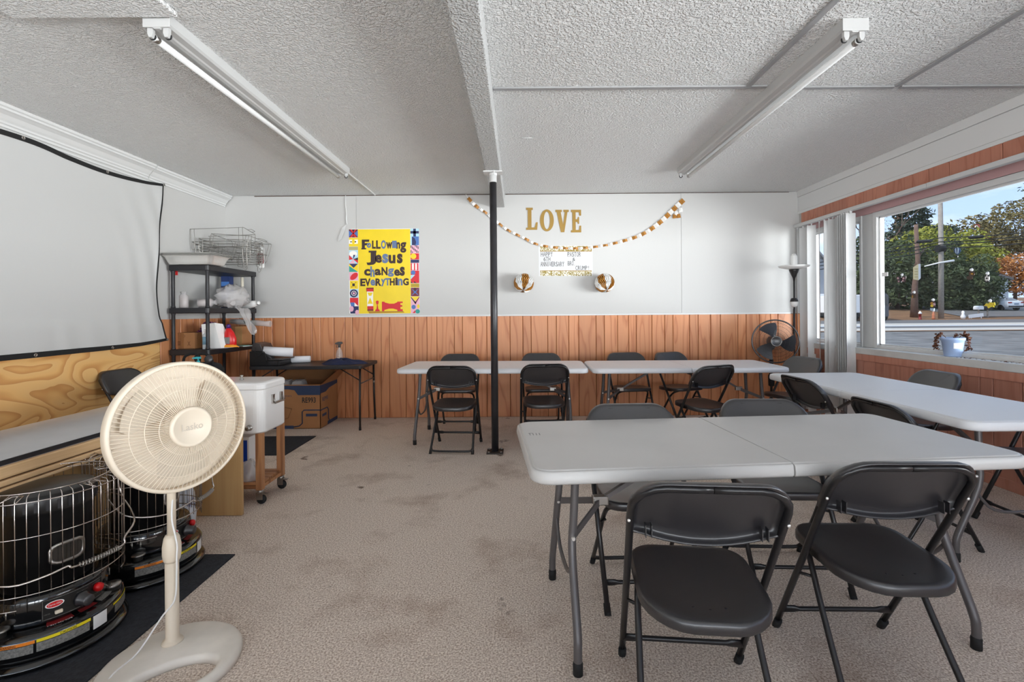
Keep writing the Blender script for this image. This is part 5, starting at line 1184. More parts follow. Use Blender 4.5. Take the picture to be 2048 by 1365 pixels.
rc = thing('red_spray_can', 'dark red bottle lying low beside the teal pump', 'bottle', (X(415, 4.48), 4.46, .631+.026)); rc.rotation_euler = (0, R(70), 0)
rc.location.z = .665
MB().lathe([(0, -.06), (.024, -.058), (.026, -.05), (.026, .05), (.014, .07), (0, .072)], 18).build('body', mat('dark red plastic', (150, 28, 34), .35), rc); MB().lathe([(.012, .07), (.012, .09), (0, .091)], 12).build('cap', M['white'], rc)

# cardboard carton with open flaps
cx = thing('open_carton', 'open brown carton printed RE993 under the black folding table', 'box', (-2.52, 5.585, 0))
NV = mat('navy carton print', (48, 62, 92), .7)
def wall4(name, m, x0, x1, y0, y1, z0, z1): return MB().box(x0, x1, y0, y1, z0, z1).build(name, m, cx)
hx, hy, hz = .335, .25, .485
wall4('front_side', CARD, -hx, hx, -hy, -hy+.006, 0, hz); wall4('back_side', CARD, -hx, hx, hy-.006, hy, 0, hz)
wall4('left_side', CARD, -hx, -hx+.006, -hy, hy, 0, hz); wall4('right_side', CARD, hx-.006, hx, -hy, hy, 0, hz); wall4('bottom', CARD, -hx, hx, -hy, hy, .001, .006)
MB().add([(hx, -hy+.02, hz), (hx, hy-.02, hz), (hx+.13, hy-.05, hz+.14), (hx+.13, -hy+.16, hz+.14)], [(0, 1, 2, 3)]).add([(hx+.002, -hy+.02, hz-.004), (hx+.002, hy-.02, hz-.004), (hx+.134, hy-.05, hz+.136), (hx+.134, -hy+.16, hz+.136)], [(3, 2, 1, 0)]).build('right_flap', CARD, cx, fix=False)
MB().add([(-hx+.02, hy, hz), (hx-.02, hy, hz), (hx-.05, hy+.01, hz+.15), (-hx+.05, hy+.01, hz+.15)], [(0, 1, 2, 3)]).build('back_flap', CARD, cx, fix=False)
pf = -hy-.0008
pr_ = MB().prism([(-hx, hz-.01), (-hx, hz-.05), (-.02, hz-.05), (.05, hz-.06), (.09, hz-.115), (hx, hz-.115), (hx, hz-.01)], pf, pf+.0006, 'xz').box(-hx, .24-.2, pf, pf+.0006, .0, .035)
pr_.tube([(hx-.005, pf, .205), (.155, pf, .205), (.135, pf, .185), (.135, pf, .06), (.10, pf, .03), (.04, pf, .02)], .006, 6)
pr_.box(.175, .30, pf, pf+.0006, .135, .165).build('front_print', NV, cx)
tx = MB(); fit_text(tx, 'RE993', (.135, .285, .285, .345), lambda a, b: (a, pf-.0008, b), 0, .02); tx.build('front_lettering', M['ink'], cx, fix=False)
rx_ = hx+.0008
rp_ = MB().prism([(-hy, hz-.01), (-hy, hz-.10), (-.10, hz-.10), (0, hz-.07), (hy, hz-.05), (hy, hz-.01)], rx_-.0006, rx_, 'yz').box(rx_-.0006, rx_, -.05, hy, 0, .04).tube([(rx_, -hy, .20), (rx_, -.06, .20), (rx_, -.03, .17), (rx_, -.03, .07), (rx_, 0, .04)], .006, 6)
rp_.box(rx_-.0006, rx_, -.2, -.08, .12, .15).build('side_print', NV, cx)
tx = MB(); fit_text(tx, 'RE993', (-.20, .29, -.04, .335), lambda a, b: (rx_+.0008, a, b), 0, .02); tx.build('side_lettering', NV, cx, fix=False)
tx = MB(); fit_text(tx, '9" Foam Containers', (-.27, .355, .02, .375), lambda a, b: (a, pf-.0008, b)); tx.box(-.27, -.05, pf-.0008, pf, .335, .345).box(-.27, -.10, pf-.0008, pf, .315, .325).build('front_small_print', NV, cx, fix=False)
MB().tube([(-.20, pf, .06), (-.02, pf, .12), (.02, pf, .22), (-.16, pf, .26), (-.26, pf, .2), (-.20, pf, .06)], .002, 4).build('front_line_drawing', CARD_D, cx)
for i, (lab, ux) in enumerate((('left', -.10), ('right', .05))):
    cl = thing('clear_clamshell', lab+' one of two clear food containers showing in the open carton', 'container', (-2.52+ux, 5.46, hz-.10), 0, 'clear food containers')
    MB().loops([[(a, b, z) for a, b in rrect(-.07+k, .07-k, -.09+k, .09-k, .03, 4)] for k, z in ((.02, 0), (.0, .05), (.0, .06), (.012, .12), (.03, .135))]).build('shell', M['film'], cl)
    for s in range(4): MB().tube([(-.045+s*.03, -.06, .136), (-.045+s*.03, .06, .136)], .004, 5).build('rib', M['film'], cl)
for i in range(3):
    pass
# ---------------------------------------------------------------- poster
YW = YB - .0068
def wxz(u, v, d=0): p = at(u, v, y=YW-d); return p
ps = thing('poster', 'yellow poster with patterned colour borders pinned left of the pole', 'poster', (0, 0, 0))
p00, p11 = at(698.8, 628.5, y=YW), at(838.0, 457.3, y=YW); pw, phh = p11.x-p00.x, p11.z-p00.z
ps.location = (p00.x, YW, p00.z)
S0, S1, T0, T1 = 60.0, 1002.0, 1277.0, 116.0
def pq(a, b, d=.0015): return ((a-S0)/(S1-S0)*pw, -d, (b-T0)/(T1-T0)*phh)
MB().prism([(0, .012), (.012, 0), (pw-.01, .003), (pw, .014), (pw-.002, phh-.015), (pw-.02, phh), (.03, phh), (0, phh-.025)], -.0012, 0, 'xz').build('sheet', M['white'], ps)
YEL = mat('poster yellow', (234, 204, 22), .4, var=.06, vscale=6)
PC = {'n': mat('poster navy', (34, 40, 88), .5), 'r': mat('poster red', (206, 34, 44), .5), 'b': mat('poster blue', (70, 110, 176), .5), 'l': mat('poster light blue', (170, 210, 226), .5),
      'p': mat('poster pink', (224, 170, 190), .5), 'm': mat('poster maroon', (120, 36, 44), .5), 't': mat('poster teal', (34, 150, 140), .5), 'k': mat('poster black', (40, 28, 40), .5), 'w': mat('poster white', (238, 234, 226), .5), 'y': YEL, 'g': mat('poster grey', (170, 164, 120), .5), 'o': mat('poster ochre', (176, 130, 30), .5)}
PK = list(PC); PM = [PC[k] for k in PK]
MB().add([pq(180, 122), pq(884, 122), pq(884, 1274), pq(190, 1274)], [(0, 1, 2, 3)]).build('yellow_panel', YEL, ps, fix=False)
mb = MB()
def tile(c, pts, d=.0018): mb.add([pq(a, b, d) for a, b in pts], [tuple(range(len(pts)))], PK.index(c))
def tbox(c, x0, y0, x1, y1, d=.0018): tile(c, [(x0, y0), (x1, y0), (x1, y1), (x0, y1)], d)
def disc(c, x, y, rx, ry, d=.0021): tile(c, [(x+rx*cos(2*pi*i/24), y+ry*sin(2*pi*i/24)) for i in range(24)], d)
l0, l1 = 62, 182
tbox('m', l0, 122, l1, 232); tile('k', [(l0, 122), (l1, 122), (122, 178)], .002); tile('b', [(l0, 135), (l0, 225), (112, 178)], .002); tile('b', [(l1, 135), (l1, 225), (132, 178)], .002); tile('r', [(80, 122), (100, 122), (165, 232), (145, 232)], .0021); tile('r', [(145, 122), (165, 122), (100, 232), (80, 232)], .0021)
tbox('y', l0, 236, l1, 355); tbox('w', l0, 262, l1, 318, .0019); disc('y', 122, 290, 22, 30); disc('k', 90, 291, 9, 10, .0023); disc('k', 150, 291, 9, 10, .0023)
tbox('g', l0, 357, l1, 405); tbox('l', l0, 408, l1, 588); disc('w', 118, 455, 52, 40); tile('r', [(l0, 470), (118, 528), (l0, 540)], .0022); tile('k', [(118, 528), (l1, 505), (l1, 545)], .0022); tile('r', [(118, 528), (l1, 588), (l1, 545)], .0022); tile('n', [(118, 470), (150, 470), (118, 528)], .0022); tile('p', [(l0, 588), (118, 528), (140, 588)], .0022)
tbox('y', l0, 590, l1, 705); tile('n', [(l0, 590), (l1, 590), (122, 648)], .002); tile('t', [(l0, 620), (l1, 703), (l0, 703)], .0021)
tbox('p', l0, 707, l1, 818); tile('r', [(75+52*(1+cos(2*pi*i/24+.5))*1.0, 763+50*sin(2*pi*i/24)) for i in range(24)], .0021)
tbox('y', l0+8, 822, l1, 935); tbox('k', 103, 860, 137, 898, .0021)
for a, b in ((95, 848), (148, 848), (95, 908), (148, 908)): tbox('o', a-8, b-8, a+8, b+8, .002)
tbox('l', l0+8, 938, l1, 1052); disc('n', 123, 995, 55, 55, .002); disc('w', 123, 995, 34, 34, .0022); disc('n', 123, 995, 27, 27, .0024); disc('p', 123, 995, 15, 15, .0026)
tbox('r', l0+8, 1055, l1, 1170); tile('w', [(72, 1120), (130, 1120), (182, 1172), (72, 1172)], .002); tile('b', [(72, 1120), (130, 1120), (130, 1172), (85, 1172)], .0022)
tbox('n', l0+12, 1172, l1+4, 1272); disc('p', 90, 1205, 28, 40); disc('p', 165, 1255, 26, 34)
r0, r1 = 886, 1000
tbox('l', r0, 118, r1, 225); tbox('n', 925, 118, 960, 225, .002); tbox('n', r0, 150, r1, 185, .002); tbox('b', r0, 225, r1, 345); tile('n', [(905, 225), (945, 250), (962, 300), (955, 345), (905, 345)], .0021); tile('l', [(r0, 225), (905, 225), (905, 345), (r0, 345)], .0021)
tbox('p', r0, 347, r1, 452)
for i in range(6):
    for j in range(6):
        if (i*3+j*5) % 4 < 2: tbox('k', r0+i*19, 347+j*17, r0+i*19+15, 347+j*17+13, .002)
tbox('r', r0, 455, r1, 540); disc('y', 925, 495, 38, 38); tbox('n', r0, 542, r1, 585)
tbox('p', r0, 588, r1, 690)
for a in (888, 930, 972): tbox('r', a, 588, a+16, 690, .002)
tbox('w', 904, 600, 928, 676, .0021); tbox('w', 948, 600, 970, 676, .0021)
tbox('r', r0, 692, r1, 862); disc('b', 920, 718, 30, 30); tile('l', [(r0, 750), (945, 750), (r0, 810)], .0021); tile('k', [(r0, 835), (915, 862), (r0, 862)], .0022); tile('k', [(930, 835), (970, 862), (930, 862)], .0022)
tbox('y', r0, 866, r1, 922)
for k in range(3): tbox('k', r0, 872+k*18, r1, 880+k*18, .002)
tbox('m', r0, 925, r1, 1042); tile('b', [(r0, 925), (943, 975), (r1, 925), (955, 985), (r1, 1042), (943, 995), (r0, 1042), (930, 985)], .0021); tile('k', [(930, 925), (955, 925), (943, 1042)], .0020)
tbox('p', r0, 1045, r1, 1160); tile('y', [(r0, 1045), (r1, 1045), (945, 1110)], .0022); tile('k', [(r0, 1060), (945, 1150), (960, 1135), (r0, 1045)], .0021); tile('m', [(r1, 1060), (945, 1150), (935, 1130), (r1, 1045)], .0021)
tbox('p', r0, 1160, r1, 1272); disc('b', 922, 1188, 28, 30); disc('y', 985, 1180, 18, 28); disc('t', 975, 1248, 30, 30); tile('r', [(905, 1272), (945, 1230), (945, 1272)], .0022)
mb.build('pattern_tile', PM, ps, 'stuff', fix=False)
dk, bl = mat('poster lettering brown', (50, 28, 30), .5), mat('poster lettering blue', (92, 112, 150), .5)
mb = MB()
ROWS = [('F', 235, 262, 332, 396, 0), ('o', 300, 305, 360, 376, 1), ('L', 372, 276, 422, 388, 0), ('L', 426, 274, 486, 390, 0), ('O', 492, 272, 560, 392, 1), ('w', 560, 300, 642, 388, 0), ('I', 640, 280, 702, 382, 1), ('n', 695, 300, 748, 390, 0), ('g', 748, 302, 830, 446, 0),
        ('J', 295, 414, 425, 612, 0), ('e', 412, 470, 502, 582, 0), ('s', 506, 458, 588, 588, 1), ('u', 590, 474, 684, 592, 0), ('s', 704, 458, 780, 592, 0),
        ('c', 262, 664, 346, 756, 0), ('h', 346, 628, 404, 772, 1), ('a', 405, 664, 490, 752, 0), ('N', 495, 640, 576, 752, 0), ('g', 578, 658, 662, 772, 1), ('e', 664, 672, 742, 762, 0), ('s', 740, 636, 808, 762, 0),
        ('E', 210, 794, 278, 898, 0), ('V', 272, 794, 348, 900, 0), ('e', 346, 808, 412, 892, 1), ('R', 414, 794, 492, 896, 0), ('y', 488, 800, 548, 902, 1), ('T', 544, 790, 608, 892, 1), ('H', 606, 794, 672, 892, 0), ('i', 678, 782, 712, 890, 0), ('n', 710, 798, 778, 892, 1), ('G', 782, 794, 860, 892, 0)]
for ch_, a0, b0, a1, b1, c_ in ROWS: fit_text(mb, ch_, (a0, b1, a1, b0), lambda a, b: pq(a, b, .0026 + .0002*c_), c_, .045)
# slab ends of the two big initials
for q in ((235, 262, 335, 284), (228, 378, 292, 396), (325, 414, 430, 440)): mb.add([pq(q[0], q[1], .0027), pq(q[2], q[1], .0027), pq(q[2], q[3], .0027), pq(q[0], q[3], .0027)], [(0, 1, 2, 3)], 0)
mb.build('lettering', [dk, bl], ps, fix=False)
mb = MB()
tbox('m', 290, 918, 388, 972, .002); tbox('r', 296, 936, 382, 972, .0022); tbox('w', 300, 972, 380, 1176, .002); tile('y', [(304, 985), (376, 985), (344, 1062), (376, 1140), (304, 1140), (336, 1062)], .0022); tile('w', [(312, 1030), (368, 1030), (340, 1062)], .0024); tbox('r', 302, 1172, 384, 1215, .0022); tbox('m', 302, 1215, 384, 1238, .0022)
tile('r', [(404, 1242), (412, 1220), (424, 1212), (432, 1150), (418, 1142), (424, 1130), (448, 1130), (455, 1142), (440, 1150), (450, 1212), (462, 1220), (470, 1242)], .0022); disc('r', 436, 1116, 20, 20, .0023)
tile('r', [(497, 1112), (530, 1112), (540, 1124), (600, 1140), (660, 1140), (704, 1120), (704, 1112), (776, 1112), (776, 1134), (746, 1134), (746, 1160), (770, 1160), (770, 1184), (746, 1184), (746, 1216), (776, 1216), (776, 1242), (704, 1242), (704, 1226), (650, 1208), (590, 1208), (530, 1226), (530, 1242), (497, 1242)], .0022)
tile('o', [(310, 1242), (780, 1242), (800, 1262), (330, 1272)], .0019)
mb.build('game_piece_print', PM, ps, 'stuff', fix=False)

# ---------------------------------------------------------------- LOVE letters
GOLD = mat('gold card', (150, 118, 52), .4, metal=.3)
def letter(nm, lab, polys, u0, v0, u1, v1):
    a, b = at(u0, v1, y=YW), at(u1, v0, y=YW); wd_, hg = b.x-a.x, b.z-a.z
    t = MB()
    for P in polys:
        if isinstance(P, tuple):   # ring
            o_, i_ = P; n_ = len(o_); f = lambda q, d: (q[0]*wd_, d, q[1]*hg)
            t.loops([[f(q, 0) for q in o_], [f(q, -.004) for q in o_], [f(q, -.004) for q in i_], [f(q, 0) for q in i_]], ring=True, smooth=False)
        else: t.prism([(x_*wd_, z_*hg) for x_, z_ in P], -.004, 0, 'xz')
    return tag(t.build(nm, GOLD, loc=(a.x, YW-.0003, a.z)), lab, 'letter', 'gold LOVE letters')
s_ = 920; k_ = 4.267
def bx4(a, b, c, d): return (s_+a/k_, 370+b/k_, s_+c/k_, 370+d/k_)
letter('letter_cutout', 'gold card letter L on the back wall', [[(0, 0), (.94, 0), (1, .34), (.84, .34), (.72, .11), (.46, .11), (.46, .90), (.58, .90), (.58, 1), (0, 1), (0, .90), (.14, .90), (.14, .10), (0, .10)]], *bx4(565, 195, 663, 385))
letter('letter_cutout', 'gold card letter O on the back wall', [([(.5+.5*cos(2*pi*i/40), .5+.5*sin(2*pi*i/40)) for i in range(40)], [(.5+.22*cos(2*pi*i/40), .5+.40*sin(2*pi*i/40)) for i in range(40)])], *bx4(683, 210, 800, 398))
letter('letter_cutout', 'gold card letter V on the back wall', [[(.40, 0), (.66, 0), (.90, .90), (1, .90), (1, 1), (.60, 1), (.60, .90), (.70, .90), (.57, .34), (.40, .90), (.48, .90), (.48, 1), (0, 1), (0, .90), (.10, .90)]], *bx4(815, 213, 928, 405))
letter('letter_cutout', 'gold card letter E on the back wall', [[(0, 0), (1, 0), (1, .30), (.84, .30), (.78, .11), (.46, .11), (.46, .46), (.62, .46), (.68, .38), (.80, .38), (.80, .68), (.68, .68), (.62, .58), (.46, .58), (.46, .89), (.78, .89), (.84, .74), (1, .74), (1, 1), (0, 1), (0, .90), (.14, .90), (.14, .10), (0, .10)]], *bx4(948, 213, 1033, 407))

# ---------------------------------------------------------------- gold and white paper garland
gl = thing('paper_garland', 'gold and white paper garland swagged across the back wall', 'garland', (0, YW, 2.2))
GP = [(936, 396), (951, 412), (969, 424), (985, 437), (1016, 461), (1047, 476), (1070, 488), (1104, 495), (1150, 497.5), (1200, 493), (1245, 483), (1285, 469), (1320, 445), (1345, 421), (1367, 400)]
GT = mat('gold tissue paper', (172, 116, 42), .5, var=.25, vscale=60); WT = mat('white tissue paper', (236, 236, 234), .6)
C_ = smooth_path([Vector((p.x, 0, p.z)) for p in (at(u, v, y=YW) for u, v in GP)], 12)
ln = [0]
for a, b in zip(C_, C_[1:]): ln.append(ln[-1]+(b-a).length)
def along(s):
    for i in range(len(ln)-1):
        if ln[i+1] >= s: f = (s-ln[i])/(ln[i+1]-ln[i]); return C_[i]+(C_[i+1]-C_[i])*f, (C_[i+1]-C_[i]).normalized()
    return C_[-1], (C_[-1]-C_[-2]).normalized()
NL = 49; rng = random.Random(12)
for i in range(NL):
    t0, t1 = ln[-1]*i/NL, ln[-1]*(i+1)/NL
    a, d = along(t0+.001); b, _ = along(t1-.001); nrm = Vector((-d.z, 0, d.x)); q = (i/NL-.25)
    hw_ = .014 + .016*max(0, min(1, (i/NL-.62)/.3)) + .006*(1 if i < 3 else 0); o_ = Vector((0, -.014, 0)); j1, j2 = rng.uniform(-.004, .004), rng.uniform(-.004, .004)
    c_ = (a+b)/2
    vs = [a-nrm*hw_, a+nrm*hw_, b+nrm*(hw_+j1), b-nrm*(hw_+j2)]
    Pm = MB().add([vs[0]+o_*.4, vs[1]+o_*.4, c_+nrm*hw_*.9+o_*2, c_-nrm*hw_*.9+o_*2, vs[2]+o_*.4, vs[3]+o_*.4, c_+nrm*hw_*.2+o_*.2], [(0, 1, 2, 3), (3, 2, 4, 5), (0, 1, 6), (6, 4, 5), (1, 2, 6), (2, 4, 6), (0, 6, 3), (3, 6, 5)])
    Pm.build('paper_link', GT if i % 2 == 0 else WT, gl, fix=False)
e_ = at(1352, 432, y=YW) - Vector((0, YW, 0))
for k, (dx, dz, m_) in enumerate(((.0, .03, WT), (.03, 0, GT), (-.02, -.005, GT), (.055, .07, WT))):
    MB().add([(e_.x+dx-.022, -.01, e_.z+dz-.03), (e_.x+dx+.025, -.016, e_.z+dz-.024), (e_.x+dx+.018, -.006, e_.z+dz+.026), (e_.x+dx-.026, -.022, e_.z+dz+.020), (e_.x+dx, -.034, e_.z+dz)], [(0, 1, 4), (1, 2, 4), (2, 3, 4), (3, 0, 4)]).build('paper_link', m_, gl, fix=False)
MB().tube([at(931, 388, y=YW-.004)-Vector((0, YW, 2.2)), at(937, 398, y=YW-.008)-Vector((0, YW, 2.2))], .003, 5).build('thread', WT, gl)
gl.location = (0, YW, 0)
for o in gl.children:
    if o.name.startswith('thread'): o.location.z = 2.2

# ---------------------------------------------------------------- anniversary sign
sg = thing('paper_sign', 'white anniversary sign with gold leaf bands under the garland', 'sign', (0, 0, 0))
a, b = at(1077.5, 553, y=YW), at(1185, 491, y=YW); sw, shh = b.x-a.x, b.z-a.z; sg.location = (a.x, YW, a.z)
def sp(u, v, d=.0016): p = at(920+u/k_, 370+v/k_, y=YW); return (p.x-a.x, -d, p.z-a.z)
MB().prism([(0, .002), (sw, 0), (sw, shh), (0, shh)], -.001, 0, 'xz').build('sheet', mat('white paper', (206, 206, 207), .6), sg)
def damask():
    m = mat('gold damask print', (214, 210, 200), .5); t = m.node_tree; b_ = t.nodes['Principled BSDF']; tc = t.nodes.new('ShaderNodeTexCoord'); n = t.nodes.new('ShaderNodeTexNoise'); n.inputs['Scale'].default_value = 38; n.inputs['Detail'].default_value = 1; n.inputs['Distortion'].default_value = 2.2
    t.links.new(tc.outputs['Object'], n.inputs['Vector']); r = t.nodes.new('ShaderNodeValToRGB'); r.color_ramp.interpolation = 'CONSTANT'; r.color_ramp.elements[0].color = lin((140, 122, 52)); r.color_ramp.elements[1].position = .52; r.color_ramp.elements[1].color = lin((226, 222, 208))
    t.links.new(n.outputs['Fac'], r.inputs[0]); t.links.new(r.outputs[0], b_.inputs['Base Color']); return m
DM = damask()
MB().add([sp(684, 777), sp(1124, 777), sp(1124, 734), sp(684, 734)], [(0, 1, 2, 3)]).add([sp(684, 566), sp(1124, 566), sp(1124, 522), sp(684, 522)], [(0, 1, 2, 3)]).build('damask_band', DM, sg, 'stuff', fix=False)
MB().add([sp(684, 736, .0019), sp(1124, 736, .0019), sp(1124, 731, .0019), sp(684, 731, .0019)], [(0, 1, 2, 3)]).add([sp(684, 570, .0019), sp(1124, 570, .0019), sp(1124, 565, .0019), sp(684, 565, .0019)], [(0, 1, 2, 3)]).build('rule', GOLD, sg, 'stuff', fix=False)
mb = MB()
def serif_line(s, u0, v0, u1, v1):
    n_ = len(s); cw = (u1-u0)/n_
    for i, c_ in enumerate(s):
        if c_ == ' ': continue
        x0, x1 = u0+cw*(i+.08), u0+cw*(i+.92)
        if c_ in 'I!.': x0, x1 = u0+cw*(i+.40), u0+cw*(i+.60)
        if c_ == '.': fit_text(mb, c_, (x0, v1, x1, v1-5), lambda p, q: sp(p, q, .002)); continue
        fit_text(mb, c_, (x0, v1, x1, v0), lambda p, q: sp(p, q, .002), 0, -.004)
        if c_ in 'HAPYTNIVRMU':      # thin serifs
            for yy in ((v0,) if c_ in 'VYTUH' else ()) + ((v1-2.2,) if c_ in 'HAPYTNIRM' else ()):
                mb.add([sp(x0-2.5, yy, .002), sp(x0+4.5, yy, .002), sp(x0+4.5, yy+2.2, .002), sp(x0-2.5, yy+2.2, .002)], [(0, 1, 2, 3)]) if c_ not in 'YTIP' else mb.add([sp((x0+x1)/2-4, yy, .002), sp((x0+x1)/2+4, yy, .002), sp((x0+x1)/2+4, yy+2.2, .002), sp((x0+x1)/2-4, yy+2.2, .002)], [(0, 1, 2, 3)])
for tx_, *q_ in (('HAPPY', 688, 574, 792, 610), ('6TH', 712, 617, 772, 651), ('ANNIVERSARY', 686, 657, 890, 696), ('PASTOR', 916, 574, 1032, 612), ('&', 958, 622, 984, 650), ('BRO.', 918, 652, 988, 688), ('CRUMP!', 984, 692, 1108, 727)):
    mb = MB(); serif_line(tx_, *q_); mb.build('lettering', M['ink'], sg, fix=False)

# ---------------------------------------------------------------- honeycomb tissue balls
def ball(lab, u, v, r_, off, tilt):
    c = at(u, v, y=YW-r_); t = thing('honeycomb_ball', lab, 'decoration', c, 0, 'honeycomb balls'); t.rotation_euler = tilt
    nf = 32; sq = .94
    for i in range(nf):
        a = 2*pi*i/nf; a2 = a + pi/nf
        def P(th, q, k=1.0): return Vector((r_*k*sin(q)*cos(th), r_*k*sin(q)*sin(th), r_*sq*k*cos(q)))
        vs, fs = [], []; m_ = 10
        for j in range(m_+1):
            q = pi*j/m_; w1 = .07 if j % 2 else -.07
            vs += [P(a+w1, q, .25), P(a+w1, q), P(a2+w1*.6, q, .95)]
        for j in range(m_): b_ = j*3; fs += [(b_, b_+1, b_+4, b_+3), (b_+1, b_+2, b_+5, b_+4)]
        MB().add(vs, fs).build('tissue_leaf', GT if ((i+off)//4) % 2 == 0 else WT, t, fix=False)
    return t
ball('gold and white honeycomb paper ball on the wall just right of the pole', 1047.5, 566.5, .120, 1, (R(-38), R(4), 0))
ball('gold and white honeycomb paper ball on the wall below the sign', 1209, 566.5, .119, 4, (R(-38), R(-8), 0))
# peeling tape
pt = thing('peeled_tape', 'twisted peeling strip of seam tape hanging beside the poster', 'tape', (0, YW, 0))
MB().tube([at(u, v, y=YW-.012)-Vector((0, YW, 0)) for u, v in ((691, 391), (691, 410), (693, 428), (692.5, 440), (694, 449))], [.004, .006, .005, .008, .007], 6).build('strip', M['soffit'], pt)
MB().add([at(u, v, y=YW-d)-Vector((0, YW, 0)) for u, v, d in ((693, 449, .012), (689.5, 462, .03), (683, 478, .03), (675, 485, .022), (677, 474, .014), (684, 456, .014))], [(0, 1, 2, 3, 4, 5)]).build('loose_end', M['soffit'], pt, fix=False)

# ---------------------------------------------------------------- vertical blinds
BL_ = mat('white vinyl blind', (204, 204, 203), .5)
bd_ = thing('vertical_blind', 'white vertical blind drawn back to the far end of the window', 'blind', (3.37, 5.3, 0))
def bb_(name, x0, x1, y0, y1, z0, z1, m=BL_): return MB().box(x0-3.37, x1-3.37, y0-5.3, y1-5.3, z0, z1).build(name, m, bd_, bevel=.003)
bb_('head_rail', 3.335, 3.385, -2.9, 3.95, 2.256, 2.293); bb_('head_rail', 3.335, 3.385, 3.955, 5.85, 2.256, 2.292); bb_('mounting_board', 3.385, 3.396, -2.9, 5.85, 2.26, 2.30)
def slat(y_, ang, w_=.089, x_=3.365, z0=.10, twist=0):
    mb = MB(); L = []
    for k in range(7):
        z = 2.235 + (z0-2.235)*k/6; a = R(ang + twist*k/6); row = []
        for j in range(5):
            s = (j/4-.5)*w_; bow = .006*(1-(2*j/4-1)**2)
            row.append(Vector((s*cos(a)-bow*sin(a), s*sin(a)+bow*cos(a), z)))
        L.append(row)
    for row0, row1 in zip(L, L[1:]):
        for j in range(4): mb.add([row0[j], row0[j+1], row1[j+1], row1[j]], [(0, 1, 2, 3)], 0, True)
    o = mb.build('slat', BL_, bd_, loc=(x_-3.37, y_-5.3, 0), fix=True)
    MB().box(-.006, .006, -.004, .004, 2.228, 2.258).build('carrier_clip', M['soffit'], o)
    return o
for y_, ang, tw in ((5.83, 62, 0), (5.71, -62, 0), (5.545, -30, 0), (5.40, 62, 0), (5.315, 58, 0), (5.235, -36, 0), (5.17, -48, 26), (5.055, -32, 0)): slat(y_, ang, twist=tw)
for i in range(13): slat(4.995 - i*.0112, -4 + (i % 3)*3, x_=3.35 + .009*((i*7) % 3 - 1), z0=.10 + .01*(i % 2))
MB().tube([(-.03, -.42, 2.25), (-.032, -.42, 1.25)], .003, 5).build('bead_chain', M['white'], bd_)

# ---------------------------------------------------------------- floor lamp
fl = thing('floor_lamp', 'thin black torchiere lamp with white bowl beside the blinds', 'lamp', (3.17, 5.56, 0))
BK = M['black_metal']
MB().lathe([(.125, 0), (.128, .008), (.11, .02), (.02, .03), (0, .03)], 28).build('base', BK, fl)
MB().lathe([(.009, .03), (.009, 1.66), (0, 1.66)], 10).build('pole', BK, fl)
MB().lathe([(.010, 1.60), (.014, 1.63), (.05, 1.715), (.052, 1.732), (.0, 1.732)], 20).build('socket_cup', BK, fl)
MB().lathe([(.03, 1.73), (.10, 1.742), (.15, 1.756), (.161, 1.768), (.160, 1.774), (.152, 1.768), (.09, 1.75), (.0, 1.74)], 36).build('bowl_shade', mat('white lamp shade', (240, 240, 238), .4), fl)
MB().lathe([(.022, 1.72), (.032, 1.74), (.036, 1.82), (.034, 1.88), (.02, 1.91), (0, 1.915)], 18).build('bulb', mat('white glass bulb', (238, 238, 236), .4), fl)
MB().lathe([(.0, 1.405), (.03, 1.40), (.042, 1.375), (.043, 1.36)], 18, M=Matrix.Translation((-.012, -.02, 0))).build('reading_lamp_cap', BK, fl)
MB().lathe([(.040, 1.37), (.042, 1.35), (.034, 1.315), (.02, 1.30), (0, 1.297)], 18, M=Matrix.Translation((-.012, -.02, 0))).build('reading_lamp_globe', M['white'], fl)
MB().tube([(-.012, -.012, 1.28), (-.016, -.012, 1.15), (-.022, -.014, .99)], [.007, .008, .006], 6).build('cord_bundle', BK, fl)

# ---------------------------------------------------------------- black pedestal fan
bf = thing('pedestal_fan', 'black pedestal fan in the back right corner', 'fan', (2.87, 5.50, 0))
MB().lathe([(.20, 0), (.205, .01), (.18, .025), (.05, .045), (.03, .06), (0, .06)], 32).build('base', M['black'], bf)
MB().lathe([(.014, .05), (.014, .62), (.022, .63), (.022, .70), (.011, .71), (.011, .85), (0, .85)], 14).build('pole', BK, bf)
MB().tube(smooth_path([(0, -.02, .80), (-.03, -.03, .70), (-.035, -.03, .55), (-.012, -.03, .45)], 5), .004, 5).build('power_cord', M['rubber'], bf)
MB().lathe([(.018, .40), (.032, .41), (.034, .52), (.022, .55)], 12).build('cord_coil', M['rubber'], bf)
d_ = Vector((-.30, -.95, .06)).normalized(); u_ = Vector((0, 0, 1)).cross(d_).normalized(); v_ = d_.cross(u_)
hc = Vector((0, -.09, .917))
BM = Matrix(((u_.x, v_.x, d_.x, hc.x), (u_.y, v_.y, d_.y, hc.y), (u_.z, v_.z, d_.z, hc.z), (0, 0, 0, 1)))
RB = .238
MB().tube([(RB*cos(2*pi*i/72), RB*sin(2*pi*i/72), 0) for i in range(72)], .008, 8, closed=True, M=BM).build('grille_rim', M['black'], bf)
gw = MB()
for i in range(90):
    a = 2*pi*i/90; gw.tube([(.05*cos(a-.25), .05*sin(a-.25), .055), (.13*cos(a-.1), .13*sin(a-.1), .05), (.2*cos(a), .2*sin(a), .03), (RB*cos(a), RB*sin(a), 0)], .0009, 4, M=BM, cap=False)
gw.build('front_grille', BK, bf, 'stuff', fix=False)
gw = MB()
for i in range(72):
    a = 2*pi*i/72; gw.tube([(.06*cos(a+.4), .06*sin(a+.4), -.10), (.16*cos(a+.15), .16*sin(a+.15), -.085), (.22*cos(a), .22*sin(a), -.05), (RB*cos(a), RB*sin(a), 0)], .0009, 4, M=BM, cap=False)
